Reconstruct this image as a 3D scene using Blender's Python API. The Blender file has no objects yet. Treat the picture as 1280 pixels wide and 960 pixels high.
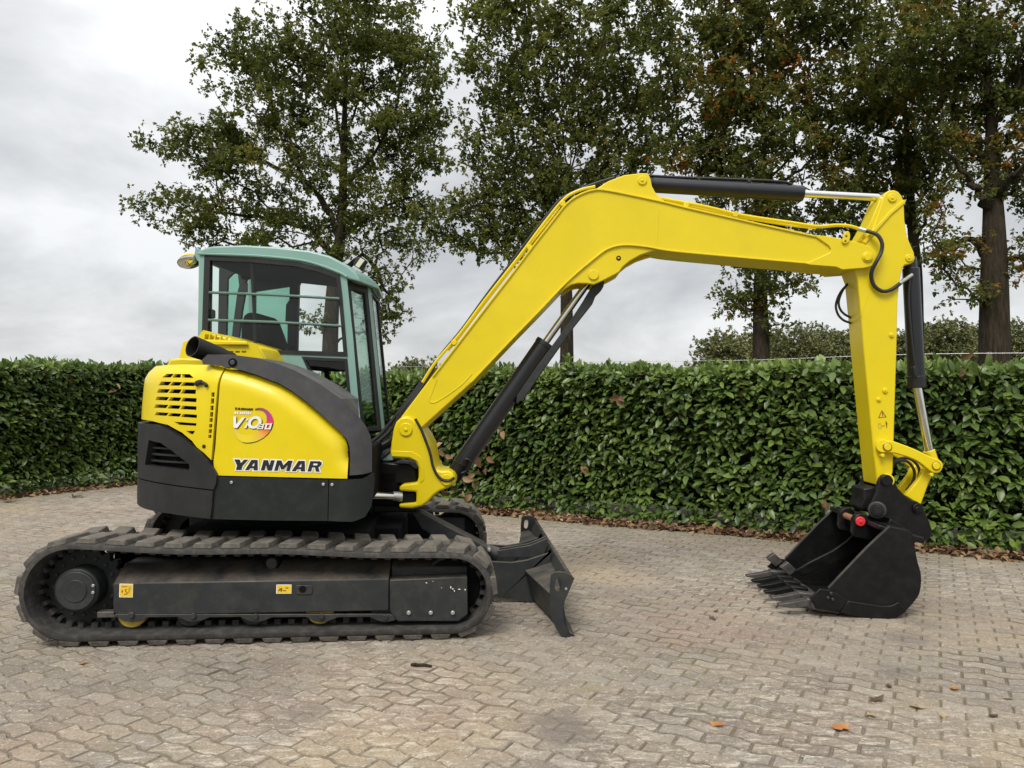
import bpy, bmesh, math, random
import numpy as np
from mathutils import Vector, Matrix
from mathutils.geometry import delaunay_2d_cdt

random.seed(7)
RNG = np.random.default_rng(11)
scene = bpy.context.scene
COL = scene.collection

# ------------------------------------------------------------------ camera
CAM = np.array([0.0, -4.6, 1.44])
YAW, PITCH, FPX = math.radians(3.93), math.radians(1.01), 961.0
cam_data = bpy.data.cameras.new("camera")
cam_data.sensor_width = 36.0
cam_data.lens = FPX / 1280.0 * 36.0
cam_data.clip_start = 0.05
cam_data.clip_end = 3000.0
cam = bpy.data.objects.new("camera", cam_data)
COL.objects.link(cam)
cam.location = CAM
cam.rotation_euler = (math.radians(90) + PITCH, 0, -YAW)
scene.camera = cam

# ------------------------------------------------------------------ world
SUN_EL, SUN_ROT = math.radians(52), math.radians(205)
world = bpy.data.worlds.new("World")
scene.world = world
world.use_nodes = True
wn, wl = world.node_tree.nodes, world.node_tree.links
wn.clear()
w_out = wn.new("ShaderNodeOutputWorld")
sky = wn.new("ShaderNodeTexSky")
sky.sky_type = 'NISHITA'
sky.sun_disc = False
sky.sun_elevation = SUN_EL
sky.sun_rotation = SUN_ROT
sky.air_density = 1.0
sky.dust_density = 2.0
bg_sky = wn.new("ShaderNodeBackground")
bg_sky.inputs["Strength"].default_value = 0.10
wl.new(sky.outputs[0], bg_sky.inputs["Color"])
tc = wn.new("ShaderNodeTexCoord")
sep = wn.new("ShaderNodeSeparateXYZ")
wl.new(tc.outputs["Generated"], sep.inputs[0])
zc = wn.new("ShaderNodeMath"); zc.operation = 'MAXIMUM'; zc.inputs[1].default_value = 0.0
wl.new(sep.outputs["Z"], zc.inputs[0])
za = wn.new("ShaderNodeMath"); za.operation = 'ADD'; za.inputs[1].default_value = 0.42
wl.new(zc.outputs[0], za.inputs[0])
dv = wn.new("ShaderNodeVectorMath"); dv.operation = 'DIVIDE'
cz = wn.new("ShaderNodeCombineXYZ")
for k in "XYZ":
    wl.new(za.outputs[0], cz.inputs[k])
wl.new(tc.outputs["Generated"], dv.inputs[0])
wl.new(cz.outputs[0], dv.inputs[1])
cn1 = wn.new("ShaderNodeTexNoise")
cn1.inputs["Scale"].default_value = 1.7
cn1.inputs["Detail"].default_value = 6.0
cn1.inputs["Roughness"].default_value = 0.58
cn1.inputs["Distortion"].default_value = 0.25
wl.new(dv.outputs[0], cn1.inputs["Vector"])
ramp = wn.new("ShaderNodeValToRGB")
els = ramp.color_ramp.elements
els[0].position = 0.33; els[0].color = (0.285, 0.29, 0.30, 1)
els[1].position = 0.66; els[1].color = (0.53, 0.535, 0.54, 1)
e = els.new(0.50); e.color = (0.40, 0.405, 0.41, 1)
wl.new(cn1.outputs["Fac"], ramp.inputs["Fac"])
# an overcast sky is paler towards the zenith than at the horizon
zr = wn.new("ShaderNodeMapRange")
zr.inputs["From Min"].default_value = 0.0; zr.inputs["From Max"].default_value = 1.0
zr.inputs["To Min"].default_value = 0.92; zr.inputs["To Max"].default_value = 2.3
zp2 = wn.new("ShaderNodeMath"); zp2.operation = 'POWER'; zp2.inputs[1].default_value = 1.7
wl.new(zc.outputs[0], zp2.inputs[0])
wl.new(zp2.outputs[0], zr.inputs["Value"])
bg_cl = wn.new("ShaderNodeBackground")
wl.new(ramp.outputs["Color"], bg_cl.inputs["Color"])
wl.new(zr.outputs[0], bg_cl.inputs["Strength"])
mixw = wn.new("ShaderNodeMixShader")
mixw.inputs["Fac"].default_value = 0.94
wl.new(bg_sky.outputs[0], mixw.inputs[1])
wl.new(bg_cl.outputs[0], mixw.inputs[2])
wl.new(mixw.outputs[0], w_out.inputs["Surface"])

# ------------------------------------------------------------------ sun (overcast: weak and very soft)
sun_d = bpy.data.lights.new("sun", 'SUN')
sun_d.energy = 1.5
sun_d.angle = math.radians(25)
sun_d.color = (1.0, 0.96, 0.9)
sun = bpy.data.objects.new("sun", sun_d)
COL.objects.link(sun)
_sd = Vector((math.sin(SUN_ROT) * math.cos(SUN_EL), math.cos(SUN_ROT) * math.cos(SUN_EL), math.sin(SUN_EL)))
sun.rotation_euler = _sd.to_track_quat('Z', 'Y').to_euler()
sun.location = _sd * 40

vs = scene.view_settings
vs.view_transform = 'Standard'
vs.look = 'None'
vs.exposure = 0.86
vs.gamma = 1.0
vs.use_curve_mapping = False
scene.cycles.max_bounces = 8
scene.cycles.transparent_max_bounces = 16

# ------------------------------------------------------------------ survey helpers: photo measurement -> metres
_f = np.array([math.sin(YAW) * math.cos(PITCH), math.cos(YAW) * math.cos(PITCH), math.sin(PITCH)])
_r = np.array([math.cos(YAW), -math.sin(YAW), 0.0])
_u = np.cross(_r, _f)
def ray(px, py):
    return _f + _r * (px - 640) / FPX - _u * (py - 480) / FPX
def project(P):
    v = np.asarray(P, float) - CAM
    z = v @ _f
    return 640 + FPX * (v @ _r) / z, 480 - FPX * (v @ _u) / z, z
def on_ground(px, py, z=0.0):
    d = ray(px, py)
    return CAM + d * (z - CAM[2]) / d[2]
SC = np.array([-1.2, 1.135])                 # slewing centre of the excavator
SWING = math.radians(-6.5)                   # upper body turned a little towards the viewer
ax_ = np.array([math.cos(SWING), math.sin(SWING)])
pe_ = np.array([-math.sin(SWING), math.cos(SWING)])
def S(px, py, lat):
    """point of the upper body: (x along, z) on the plane 'lat' metres left of its centre line"""
    d = ray(px, py)
    n = np.array([pe_[0], pe_[1], 0])
    p0 = np.array([SC[0] + pe_[0] * lat, SC[1] + pe_[1] * lat, 0])
    P = CAM + d * ((p0 - CAM) @ n) / (d @ n)
    return float((P[:2] - SC) @ ax_), float(P[2])
def U(px, py, lat):
    """same for the undercarriage (not swung)"""
    d = ray(px, py)
    P = CAM + d * (SC[1] + lat - CAM[1]) / d[1]
    return float(P[0] - SC[0]), float(P[2])
def SP(lat, pts):
    return [S(a, b, lat) for a, b in pts]
def UP(lat, pts):
    return [U(a, b, lat) for a, b in pts]

# ------------------------------------------------------------------ materials
def new_mat(name):
    m = bpy.data.materials.new(name)
    m.use_nodes = True
    nt = m.node_tree
    return m, nt.nodes, nt.links, nt.nodes["Principled BSDF"]
def N(nodes, t, **kw):
    n = nodes.new(t)
    for k, v in kw.items():
        setattr(n, k, v)
    return n
def mat_plain(name, col, rough=0.5, metal=0.0, spec=0.5, vary=0.12, scale=6.0, bump=0.0, bscale=200.0, dust=None, dust_amt=0.0, coat=0.0, top=None):
    m, n, l, b = new_mat(name)
    tcn = N(n, "ShaderNodeTexCoord")
    no = N(n, "ShaderNodeTexNoise"); no.inputs["Scale"].default_value = scale; no.inputs["Detail"].default_value = 7; no.inputs["Roughness"].default_value = 0.65
    l.new(tcn.outputs["Object"], no.inputs["Vector"])
    mp = N(n, "ShaderNodeMapRange"); mp.inputs["From Min"].default_value = 0.3; mp.inputs["From Max"].default_value = 0.7
    mp.inputs["To Min"].default_value = 1 - vary; mp.inputs["To Max"].default_value = 1 + vary
    l.new(no.outputs["Fac"], mp.inputs["Value"])
    mx = N(n, "ShaderNodeVectorMath", operation='SCALE')
    mx.inputs[0].default_value = col[:3]
    l.new(mp.outputs[0], mx.inputs["Scale"])
    out = mx.outputs[0]
    if dust:
        n2 = N(n, "ShaderNodeTexNoise"); n2.inputs["Scale"].default_value = scale * 2.1; n2.inputs["Detail"].default_value = 9; n2.inputs["Roughness"].default_value = 0.7
        l.new(tcn.outputs["Object"], n2.inputs["Vector"])
        m2 = N(n, "ShaderNodeMapRange"); m2.inputs["From Min"].default_value = 0.45; m2.inputs["From Max"].default_value = 0.72
        m2.inputs["To Min"].default_value = 0.0; m2.inputs["To Max"].default_value = dust_amt
        l.new(n2.outputs["Fac"], m2.inputs["Value"])
        mc = N(n, "ShaderNodeMix", data_type='RGBA')
        l.new(m2.outputs[0], mc.inputs["Factor"])
        l.new(out, mc.inputs[6]); mc.inputs[7].default_value = (*dust, 1)
        out = mc.outputs[2]
    if top:                     # dust and dried mud lying on upward faces
        ge = N(n, "ShaderNodeNewGeometry"); sx = N(n, "ShaderNodeSeparateXYZ"); l.new(ge.outputs["Normal"], sx.inputs[0])
        t1 = N(n, "ShaderNodeMapRange"); t1.inputs["From Min"].default_value = 0.25; t1.inputs["From Max"].default_value = 0.85; l.new(sx.outputs["Z"], t1.inputs["Value"])
        n3 = N(n, "ShaderNodeTexNoise"); n3.inputs["Scale"].default_value = 7; n3.inputs["Detail"].default_value = 8; n3.inputs["Roughness"].default_value = 0.7; l.new(tcn.outputs["Object"], n3.inputs["Vector"])
        t2 = N(n, "ShaderNodeMapRange"); t2.inputs["From Min"].default_value = 0.36; t2.inputs["From Max"].default_value = 0.62; t2.inputs["To Max"].default_value = top[3]; l.new(n3.outputs["Fac"], t2.inputs["Value"])
        t3 = N(n, "ShaderNodeMath", operation='MULTIPLY'); l.new(t1.outputs[0], t3.inputs[0]); l.new(t2.outputs[0], t3.inputs[1])
        tm = N(n, "ShaderNodeMix", data_type='RGBA'); l.new(t3.outputs[0], tm.inputs["Factor"]); l.new(out, tm.inputs[6]); tm.inputs[7].default_value = (*top[:3], 1)
        out = tm.outputs[2]
    l.new(out, b.inputs["Base Color"])
    mr = N(n, "ShaderNodeMapRange"); mr.inputs["From Min"].default_value = 0.3; mr.inputs["From Max"].default_value = 0.7
    mr.inputs["To Min"].default_value = max(0.02, rough - 0.08); mr.inputs["To Max"].default_value = min(1, rough + 0.1)
    l.new(no.outputs["Fac"], mr.inputs["Value"])
    l.new(mr.outputs[0], b.inputs["Roughness"])
    b.inputs["Metallic"].default_value = metal
    b.inputs["Specular IOR Level"].default_value = spec
    b.inputs["Coat Weight"].default_value = coat
    b.inputs["Coat Roughness"].default_value = 0.15
    if bump:
        nb = N(n, "ShaderNodeTexNoise"); nb.inputs["Scale"].default_value = bscale; nb.inputs["Detail"].default_value = 4
        l.new(tcn.outputs["Object"], nb.inputs["Vector"])
        bp = N(n, "ShaderNodeBump"); bp.inputs["Strength"].default_value = bump; bp.inputs["Distance"].default_value = 0.004
        l.new(nb.outputs["Fac"], bp.inputs["Height"])
        l.new(bp.outputs[0], b.inputs["Normal"])
    return m

M = {}
M['yellow'] = mat_plain("yellow_paint", (0.70, 0.545, 0.003), rough=0.38, spec=0.35, vary=0.04, scale=2.6, coat=0.18, dust=(0.36, 0.28, 0.07), dust_amt=0.09, bump=0.05, bscale=14)
M['teal'] = mat_plain("teal_cab_paint", (0.20, 0.35, 0.31), rough=0.38, vary=0.05, scale=3, coat=0.2, dust=(0.25, 0.33, 0.27), dust_amt=0.25)
M['teal_dark'] = mat_plain("dark_teal_bar_paint", (0.085, 0.155, 0.14), rough=0.5, spec=0.25, vary=0.08)
M['plastic'] = mat_plain("charcoal_plastic", (0.015, 0.0155, 0.017), rough=0.5, spec=0.35, vary=0.18, scale=4, bump=0.12, bscale=420, dust=(0.05, 0.045, 0.04), dust_amt=0.3)
M['trim'] = mat_plain("grey_weathered_plastic", (0.050, 0.050, 0.055), rough=0.5, spec=0.4, vary=0.15, scale=5, bump=0.12, bscale=420, dust=(0.11, 0.10, 0.09), dust_amt=0.45, top=(0.17, 0.16, 0.14, 0.4))
M['steel'] = mat_plain("dark_grey_painted_steel", (0.021, 0.0245, 0.0255), rough=0.5, spec=0.35, vary=0.14, scale=5, dust=(0.085, 0.075, 0.06), dust_amt=0.35, bump=0.04, bscale=60, top=(0.125, 0.10, 0.075, 0.75))
M['skirt'] = mat_plain("dark_green_grey_skirt", (0.0115, 0.0145, 0.0145), rough=0.55, spec=0.3, vary=0.14, scale=5, dust=(0.05, 0.05, 0.045), dust_amt=0.3)
M['black'] = mat_plain("gloss_black_paint", (0.0045, 0.0045, 0.0048), rough=0.42, spec=0.28, vary=0.2, scale=7, dust=(0.03, 0.027, 0.024), dust_amt=0.3, bump=0.05, bscale=40)
M['dark'] = mat_plain("dark_inner_steel", (0.004, 0.004, 0.0045), rough=0.8, spec=0.15, vary=0.2)
M['cyl'] = mat_plain("black_cylinder_paint", (0.010, 0.0105, 0.013), rough=0.33, spec=0.4, vary=0.1, coat=0.2)
M['chrome'] = mat_plain("chromed_rod", (0.72, 0.71, 0.68), rough=0.14, metal=1.0, vary=0.06)
M['bare'] = mat_plain("worn_bare_steel", (0.105, 0.10, 0.095), rough=0.5, metal=0.6, vary=0.35, scale=14, dust=(0.10, 0.07, 0.05), dust_amt=0.7)
M['rust'] = mat_plain("rusty_steel", (0.26, 0.12, 0.06), rough=0.8, vary=0.3, scale=20)
M['red'] = mat_plain("red_paint", (0.62, 0.03, 0.035), rough=0.4, vary=0.1)
M['rubber'] = mat_plain("dusty_rubber", (0.030, 0.028, 0.026), rough=0.85, vary=0.3, scale=9, bump=0.4, bscale=70, dust=(0.115, 0.105, 0.09), dust_amt=0.6)
M['lug'] = mat_plain("dusty_lug_rubber", (0.070, 0.063, 0.052), rough=0.9, vary=0.35, scale=11, bump=0.5, bscale=60, dust=(0.19, 0.17, 0.145), dust_amt=0.7, top=(0.22, 0.19, 0.15, 0.45))
M['hose'] = mat_plain("black_hose_rubber", (0.014, 0.014, 0.015), rough=0.5, vary=0.15)
M['seat'] = mat_plain("dark_seat_cloth", (0.010, 0.0105, 0.012), rough=0.9, spec=0.15, vary=0.2)
M['white'] = mat_plain("white_vinyl", (0.78, 0.77, 0.74), rough=0.4, vary=0.04)
M['ink'] = mat_plain("black_vinyl", (0.012, 0.012, 0.016), rough=0.4, vary=0.05)
M['brown_ink'] = mat_plain("brown_print", (0.20, 0.08, 0.012), rough=0.4, vary=0.2)
M['sticker'] = mat_plain("yellow_sticker", (0.75, 0.50, 0.02), rough=0.4, vary=0.12, scale=60)
M['yellow_dull'] = mat_plain("yellow_roller_paint", (0.50, 0.36, 0.05), rough=0.55, vary=0.25, scale=12, dust=(0.15, 0.12, 0.08), dust_amt=0.6)
M['bolt'] = mat_plain("zinc_bolt", (0.45, 0.45, 0.43), rough=0.4, metal=0.7, vary=0.2, scale=40)
M['lens'] = mat_plain("pale_lamp_lens", (0.62, 0.60, 0.44), rough=0.2, vary=0.1)

def mat_glass(name, tint, refl=1.0):
    m, n, l, b = new_mat(name)
    n.remove(b)
    tr = N(n, "ShaderNodeBsdfTransparent"); tr.inputs["Color"].default_value = (*tint, 1)
    gl = N(n, "ShaderNodeBsdfGlossy"); gl.inputs["Roughness"].default_value = 0.02
    fr = N(n, "ShaderNodeFresnel"); fr.inputs["IOR"].default_value = 1.48
    fm = N(n, "ShaderNodeMath", operation='MULTIPLY'); fm.inputs[1].default_value = refl
    l.new(fr.outputs[0], fm.inputs[0])
    mx = N(n, "ShaderNodeMixShader")
    l.new(fm.outputs[0], mx.inputs[0]); l.new(tr.outputs[0], mx.inputs[1]); l.new(gl.outputs[0], mx.inputs[2])
    l.new(mx.outputs[0], n["Material Output"].inputs["Surface"])
    return m
M['glass'] = mat_glass("cab_glass", (0.93, 0.97, 0.95), 0.55)
M['glass_green'] = mat_glass("green_tinted_glass", (0.50, 0.71, 0.63))
M['glass_front'] = mat_glass("front_glass", (0.74, 0.88, 0.80), 0.6)
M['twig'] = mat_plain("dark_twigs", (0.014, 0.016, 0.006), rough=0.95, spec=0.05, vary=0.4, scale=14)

def mat_leaf(name, stops, rough=0.45, spec=0.5, transl=0.25, pos_scale=0.8, pos_amt=0.5):
    """foliage: colour from the leaf's own 'tint' number plus slow variation over the plant"""
    m, n, l, b = new_mat(name)
    at = N(n, "ShaderNodeAttribute", attribute_name="tint")
    oi = N(n, "ShaderNodeObjectInfo")
    isob = N(n, "ShaderNodeAttribute", attribute_name="single")
    mu = N(n, "ShaderNodeMath", operation='MULTIPLY'); l.new(oi.outputs["Random"], mu.inputs[0]); l.new(isob.outputs["Fac"], mu.inputs[1])
    mu2 = N(n, "ShaderNodeMath", operation='MULTIPLY_ADD'); l.new(mu.outputs[0], mu2.inputs[0]); mu2.inputs[1].default_value = 0.6; l.new(at.outputs["Fac"], mu2.inputs[2])
    geo = N(n, "ShaderNodeNewGeometry")
    no = N(n, "ShaderNodeTexNoise"); no.inputs["Scale"].default_value = pos_scale; no.inputs["Detail"].default_value = 3
    l.new(geo.outputs["Position"], no.inputs["Vector"])
    mr = N(n, "ShaderNodeMapRange"); mr.inputs["From Min"].default_value = 0.3; mr.inputs["From Max"].default_value = 0.7
    mr.inputs["To Min"].default_value = -pos_amt / 2; mr.inputs["To Max"].default_value = pos_amt / 2
    l.new(no.outputs["Fac"], mr.inputs["Value"])
    ad = N(n, "ShaderNodeMath", operation='ADD'); l.new(mu2.outputs[0], ad.inputs[0]); l.new(mr.outputs[0], ad.inputs[1])
    rp = N(n, "ShaderNodeValToRGB")
    cr = rp.color_ramp
    cr.elements[0].position = stops[0][0]; cr.elements[0].color = (*stops[0][1], 1)
    cr.elements[1].position = stops[-1][0]; cr.elements[1].color = (*stops[-1][1], 1)
    for p, c in stops[1:-1]:
        ee = cr.elements.new(p); ee.color = (*c, 1)
    l.new(ad.outputs[0], rp.inputs["Fac"])
    l.new(rp.outputs["Color"], b.inputs["Base Color"])
    b.inputs["Roughness"].default_value = rough
    b.inputs["Specular IOR Level"].default_value = spec
    if transl > 0:
        tl = N(n, "ShaderNodeBsdfTranslucent"); l.new(rp.outputs["Color"], tl.inputs["Color"])
        mx = N(n, "ShaderNodeMixShader"); mx.inputs[0].default_value = transl
        l.new(b.outputs[0], mx.inputs[1]); l.new(tl.outputs[0], mx.inputs[2])
        l.new(mx.outputs[0], n["Material Output"].inputs["Surface"])
    return m
M['laurel'] = mat_leaf("laurel_leaf", [(0.0, (0.026, 0.052, 0.012)), (0.45, (0.098, 0.158, 0.031)), (0.85, (0.18, 0.255, 0.05)), (1.0, (0.24, 0.315, 0.065))], rough=0.37, spec=0.55, transl=0.27, pos_scale=1.3, pos_amt=0.35)
M['oak_green'] = mat_leaf("oak_leaf", [(0.0, (0.065, 0.085, 0.018)), (0.5, (0.155, 0.178, 0.040)), (0.9, (0.24, 0.24, 0.055)), (1.0, (0.28, 0.24, 0.065))], rough=0.55, spec=0.3, transl=0.54, pos_scale=0.7, pos_amt=0.45)
M['oak_autumn'] = mat_leaf("autumn_oak_leaf", [(0.0, (0.065, 0.085, 0.018)), (0.45, (0.150, 0.172, 0.038)), (0.76, (0.22, 0.205, 0.046)), (0.92, (0.28, 0.15, 0.028)), (1.0, (0.44, 0.15, 0.02))], rough=0.55, spec=0.3, transl=0.54, pos_scale=0.75, pos_amt=0.72)
M['far_leaf_hazed'] = mat_leaf("far_tree_leaf_hazed", [(0.0, (0.10, 0.12, 0.045)), (0.5, (0.165, 0.175, 0.065)), (1.0, (0.25, 0.225, 0.085))], rough=0.7, transl=0.2, pos_scale=0.35, pos_amt=0.5)  # paler leaf colour with the distance haze painted in, no volume
M['dead_leaf'] = mat_leaf("dead_leaf", [(0.0, (0.045, 0.022, 0.014)), (0.4, (0.13, 0.068, 0.032)), (0.8, (0.26, 0.15, 0.07)), (1.0, (0.38, 0.26, 0.15))], rough=0.65, transl=0.1, pos_scale=3, pos_amt=0.4)
M['orange_leaf'] = mat_leaf("orange_leaf", [(0.0, (0.35, 0.13, 0.04)), (1.0, (0.5, 0.26, 0.09))], rough=0.6, transl=0.15, pos_scale=3, pos_amt=0.2)
M['tan_leaf'] = mat_leaf("tan_leaf", [(0.0, (0.30, 0.22, 0.11)), (1.0, (0.45, 0.36, 0.19))], rough=0.6, transl=0.15, pos_scale=3, pos_amt=0.2)
M['brown_leaf'] = mat_leaf("brown_leaf", [(0.0, (0.05, 0.03, 0.02)), (1.0, (0.13, 0.08, 0.05))], rough=0.6, transl=0.1, pos_scale=3, pos_amt=0.2)
M['grass'] = mat_leaf("weed_leaf", [(0.0, (0.08, 0.10, 0.03)), (1.0, (0.20, 0.20, 0.08))], rough=0.6, transl=0.2, pos_scale=3, pos_amt=0.4)

def mat_bark():
    m, n, l, b = new_mat("oak_bark")
    t = N(n, "ShaderNodeTexCoord")
    mp = N(n, "ShaderNodeMapping"); mp.inputs["Scale"].default_value = (9, 9, 1.6)
    l.new(t.outputs["Object"], mp.inputs[0])
    no = N(n, "ShaderNodeTexNoise"); no.inputs["Scale"].default_value = 2.4; no.inputs["Detail"].default_value = 8; no.inputs["Roughness"].default_value = 0.7
    l.new(mp.outputs[0], no.inputs["Vector"])
    rp = N(n, "ShaderNodeValToRGB")
    rp.color_ramp.elements[0].position = 0.35; rp.color_ramp.elements[0].color = (0.022, 0.017, 0.012, 1)
    rp.color_ramp.elements[1].position = 0.7; rp.color_ramp.elements[1].color = (0.068, 0.054, 0.038, 1)
    l.new(no.outputs["Fac"], rp.inputs[0]); l.new(rp.outputs[0], b.inputs["Base Color"])
    b.inputs["Roughness"].default_value = 0.95; b.inputs["Specular IOR Level"].default_value = 0.1
    bp = N(n, "ShaderNodeBump"); bp.inputs["Strength"].default_value = 0.9; bp.inputs["Distance"].default_value = 0.03
    l.new(no.outputs["Fac"], bp.inputs["Height"]); l.new(bp.outputs[0], b.inputs["Normal"])
    return m
M['bark'] = mat_bark()

# hedge frame: a runs along the right-hand hedge (towards the viewer), b at right angles (towards the viewer)
H0 = np.array([0.317, 4.904]); E1 = np.array([0.840, -0.5425]); E2 = np.array([-0.5425, -0.840])
def AB(a, b, z=0.0):
    p = H0 + E1 * a + E2 * b
    return np.array([p[0], p[1], z])

def mat_paver():
    m, n, l, b = new_mat("weathered_paver")
    geo = N(n, "ShaderNodeNewGeometry")
    pos = geo.outputs["Position"]
    def noise(scale, detail=6, rough=0.6, off=(0, 0, 0), stretch=None):
        v = pos
        if off != (0, 0, 0) or stretch:
            mp = N(n, "ShaderNodeMapping"); mp.inputs["Location"].default_value = off
            if stretch:
                mp.inputs["Scale"].default_value = stretch
            l.new(v, mp.inputs[0]); v = mp.outputs[0]
        q = N(n, "ShaderNodeTexNoise"); q.inputs["Scale"].default_value = scale; q.inputs["Detail"].default_value = detail; q.inputs["Roughness"].default_value = rough
        l.new(v, q.inputs["Vector"])
        return q.outputs["Fac"]
    def rng(v, a, c, lo=0.0, hi=1.0):
        q = N(n, "ShaderNodeMapRange"); q.inputs["From Min"].default_value = a; q.inputs["From Max"].default_value = c
        q.inputs["To Min"].default_value = lo; q.inputs["To Max"].default_value = hi
        l.new(v, q.inputs["Value"]); return q.outputs[0]
    def mixc(fac, a, col):
        q = N(n, "ShaderNodeMix", data_type='RGBA')
        l.new(fac, q.inputs["Factor"]); l.new(a, q.inputs[6]); q.inputs[7].default_value = (*col, 1)
        return q.outputs[2]
    tone = N(n, "ShaderNodeAttribute", attribute_name="tint")
    single = N(n, "ShaderNodeAttribute", attribute_name="single")
    oi = N(n, "ShaderNodeObjectInfo")
    mu = N(n, "ShaderNodeMath", operation='MULTIPLY'); l.new(oi.outputs["Random"], mu.inputs[0]); l.new(single.outputs["Fac"], mu.inputs[1])
    ad = N(n, "ShaderNodeMath", operation='ADD'); l.new(mu.outputs[0], ad.inputs[0]); l.new(tone.outputs["Fac"], ad.inputs[1])
    edge = N(n, "ShaderNodeAttribute", attribute_name="edge")
    rp = N(n, "ShaderNodeValToRGB")
    cr = rp.color_ramp
    cr.elements[0].position = 0; cr.elements[0].color = (0.205, 0.172, 0.138, 1)
    cr.elements[1].position = 1; cr.elements[1].color = (0.335, 0.29, 0.235, 1)
    for p, c in ((0.3, (0.245, 0.212, 0.172)), (0.6, (0.29, 0.24, 0.185)), (0.8, (0.265, 0.236, 0.20))):
        q = cr.elements.new(p); q.color = (*c, 1)
    l.new(ad.outputs[0], rp.inputs[0])
    c = rp.outputs["Color"]
    c = mixc(rng(noise(0.55, 5, 0.65, (3, 1, 0)), 0.48, 0.70, 0, 0.75), c, (0.44, 0.34, 0.21))       # sandy
    c = mixc(rng(noise(0.8, 5, 0.65, (9, 4, 0)), 0.52, 0.72, 0, 0.5), c, (0.33, 0.20, 0.15))       # reddish
    c = mixc(rng(noise(0.9, 6, 0.7, (-5, 7, 0)), 0.55, 0.75, 0, 0.7), c, (0.17, 0.15, 0.135))      # dark wet-ish
    mrot = N(n, "ShaderNodeMapping"); mrot.vector_type = 'POINT'
    mrot.inputs["Rotation"].default_value = (0, 0, 0.5735); mrot.inputs["Scale"].default_value = (0.55, 1.9, 1)
    l.new(pos, mrot.inputs[0])
    scr = N(n, "ShaderNodeTexNoise"); scr.inputs["Scale"].default_value = 15.0; scr.inputs["Detail"].default_value = 9; scr.inputs["Roughness"].default_value = 0.78
    l.new(mrot.outputs[0], scr.inputs["Vector"])
    big_ = rng(noise(0.7, 3, 0.5, (21, 8, 0)), 0.42, 0.62, 0.15, 1.0)
    sm_ = N(n, "ShaderNodeMath", operation='MULTIPLY'); l.new(rng(scr.outputs["Fac"], 0.51, 0.60, 0, 0.9), sm_.inputs[0]); l.new(big_, sm_.inputs[1])
    c = mixc(sm_.outputs[0], c, (0.62, 0.55, 0.45))   # pale scrapes
    # mossy grey dirt along the hedge edges
    dp1 = N(n, "ShaderNodeVectorMath", operation='DOT_PRODUCT'); l.new(pos, dp1.inputs[0]); dp1.inputs[1].default_value = (E2[0], E2[1], 0)
    dp2 = N(n, "ShaderNodeVectorMath", operation='DOT_PRODUCT'); l.new(pos, dp2.inputs[0]); dp2.inputs[1].default_value = (E1[0], E1[1], 0)
    b0, a0_ = float(H0 @ E2), float(H0 @ E1) - 6.67
    nz_ = noise(2.2, 5, 0.65, (1, 2, 0))
    for dpn, o_ in ((dp1, b0), (dp2, a0_)):
        wb = N(n, "ShaderNodeMath", operation='MULTIPLY_ADD'); l.new(nz_, wb.inputs[0]); wb.inputs[1].default_value = 1.3; l.new(dpn.outputs["Value"], wb.inputs[2])
        c = mixc(rng(wb.outputs[0], o_ + 1.35, o_ + 0.75, 0, 0.7), c, (0.21, 0.19, 0.12))
    c = mixc(rng(noise(16, 8, 0.8, (7, 7, 0)), 0.50, 0.72, 0, 0.55), c, (0.20, 0.165, 0.125))
    c = mixc(rng(noise(60, 4, 0.8), 0.50, 0.72, 0, 0.6), c, (0.52, 0.47, 0.39))                     # grit
    c = mixc(rng(noise(85, 4, 0.85, (4, 4, 0)), 0.52, 0.66, 0, 0.75), c, (0.10, 0.085, 0.068))
    c = mixc(rng(noise(38, 5, 0.85, (14, 4, 0)), 0.57, 0.66, 0, 0.9), c, (0.70, 0.64, 0.54))
    c = mixc(rng(noise(1.4, 6, 0.7, (12, 3, 0)), 0.60, 0.74, 0, 0.5), c, (0.20, 0.20, 0.07))       # moss
    # oil spots at their real places
    for (px, py, rad, amt) in ((703, 907, 0.17, 0.75), (1140, 798, 0.14, 0.5), (1155, 780, 0.12, 0.5), (385, 893, 0.12, 0.5), (942, 808, 0.07, 0.6), (1120, 838, 0.12, 0.45)):
        g = on_ground(px, py)
        vm = N(n, "ShaderNodeVectorMath", operation='DISTANCE'); l.new(pos, vm.inputs[0]); vm.inputs[1].default_value = g
        wob = N(n, "ShaderNodeMath", operation='MULTIPLY_ADD'); l.new(noise(5.5, 9, 0.75), wob.inputs[0]); wob.inputs[1].default_value = 0.55; l.new(vm.outputs["Value"], wob.inputs[2])
        c = mixc(rng(wob.outputs[0], rad + 0.32, rad + 0.20, 0, amt * 0.8), c, (0.135, 0.115, 0.105))
    ef = N(n, "ShaderNodeMath", operation='MULTIPLY'); l.new(edge.outputs["Fac"], ef.inputs[0]); l.new(rng(noise(1.5, 7, 0.7, (5, 5, 0)), 0.40, 0.66, 0.0, 1.0), ef.inputs[1])
    c = mixc(ef.outputs[0], c, (0.11, 0.09, 0.065))          # soil packed against the edges
    l.new(c, b.inputs["Base Color"])
    b.inputs["Roughness"].default_value = 0.85
    b.inputs["Specular IOR Level"].default_value = 0.3
    ad2 = N(n, "ShaderNodeMath", operation='ADD'); l.new(noise(22, 8, 0.8), ad2.inputs[0]); l.new(noise(120, 3, 0.8), ad2.inputs[1])
    bp = N(n, "ShaderNodeBump"); bp.inputs["Strength"].default_value = 0.9; bp.inputs["Distance"].default_value = 0.007
    l.new(ad2.outputs[0], bp.inputs["Height"]); l.new(bp.outputs[0], b.inputs["Normal"])
    return m
M['paver'] = mat_paver()
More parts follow.
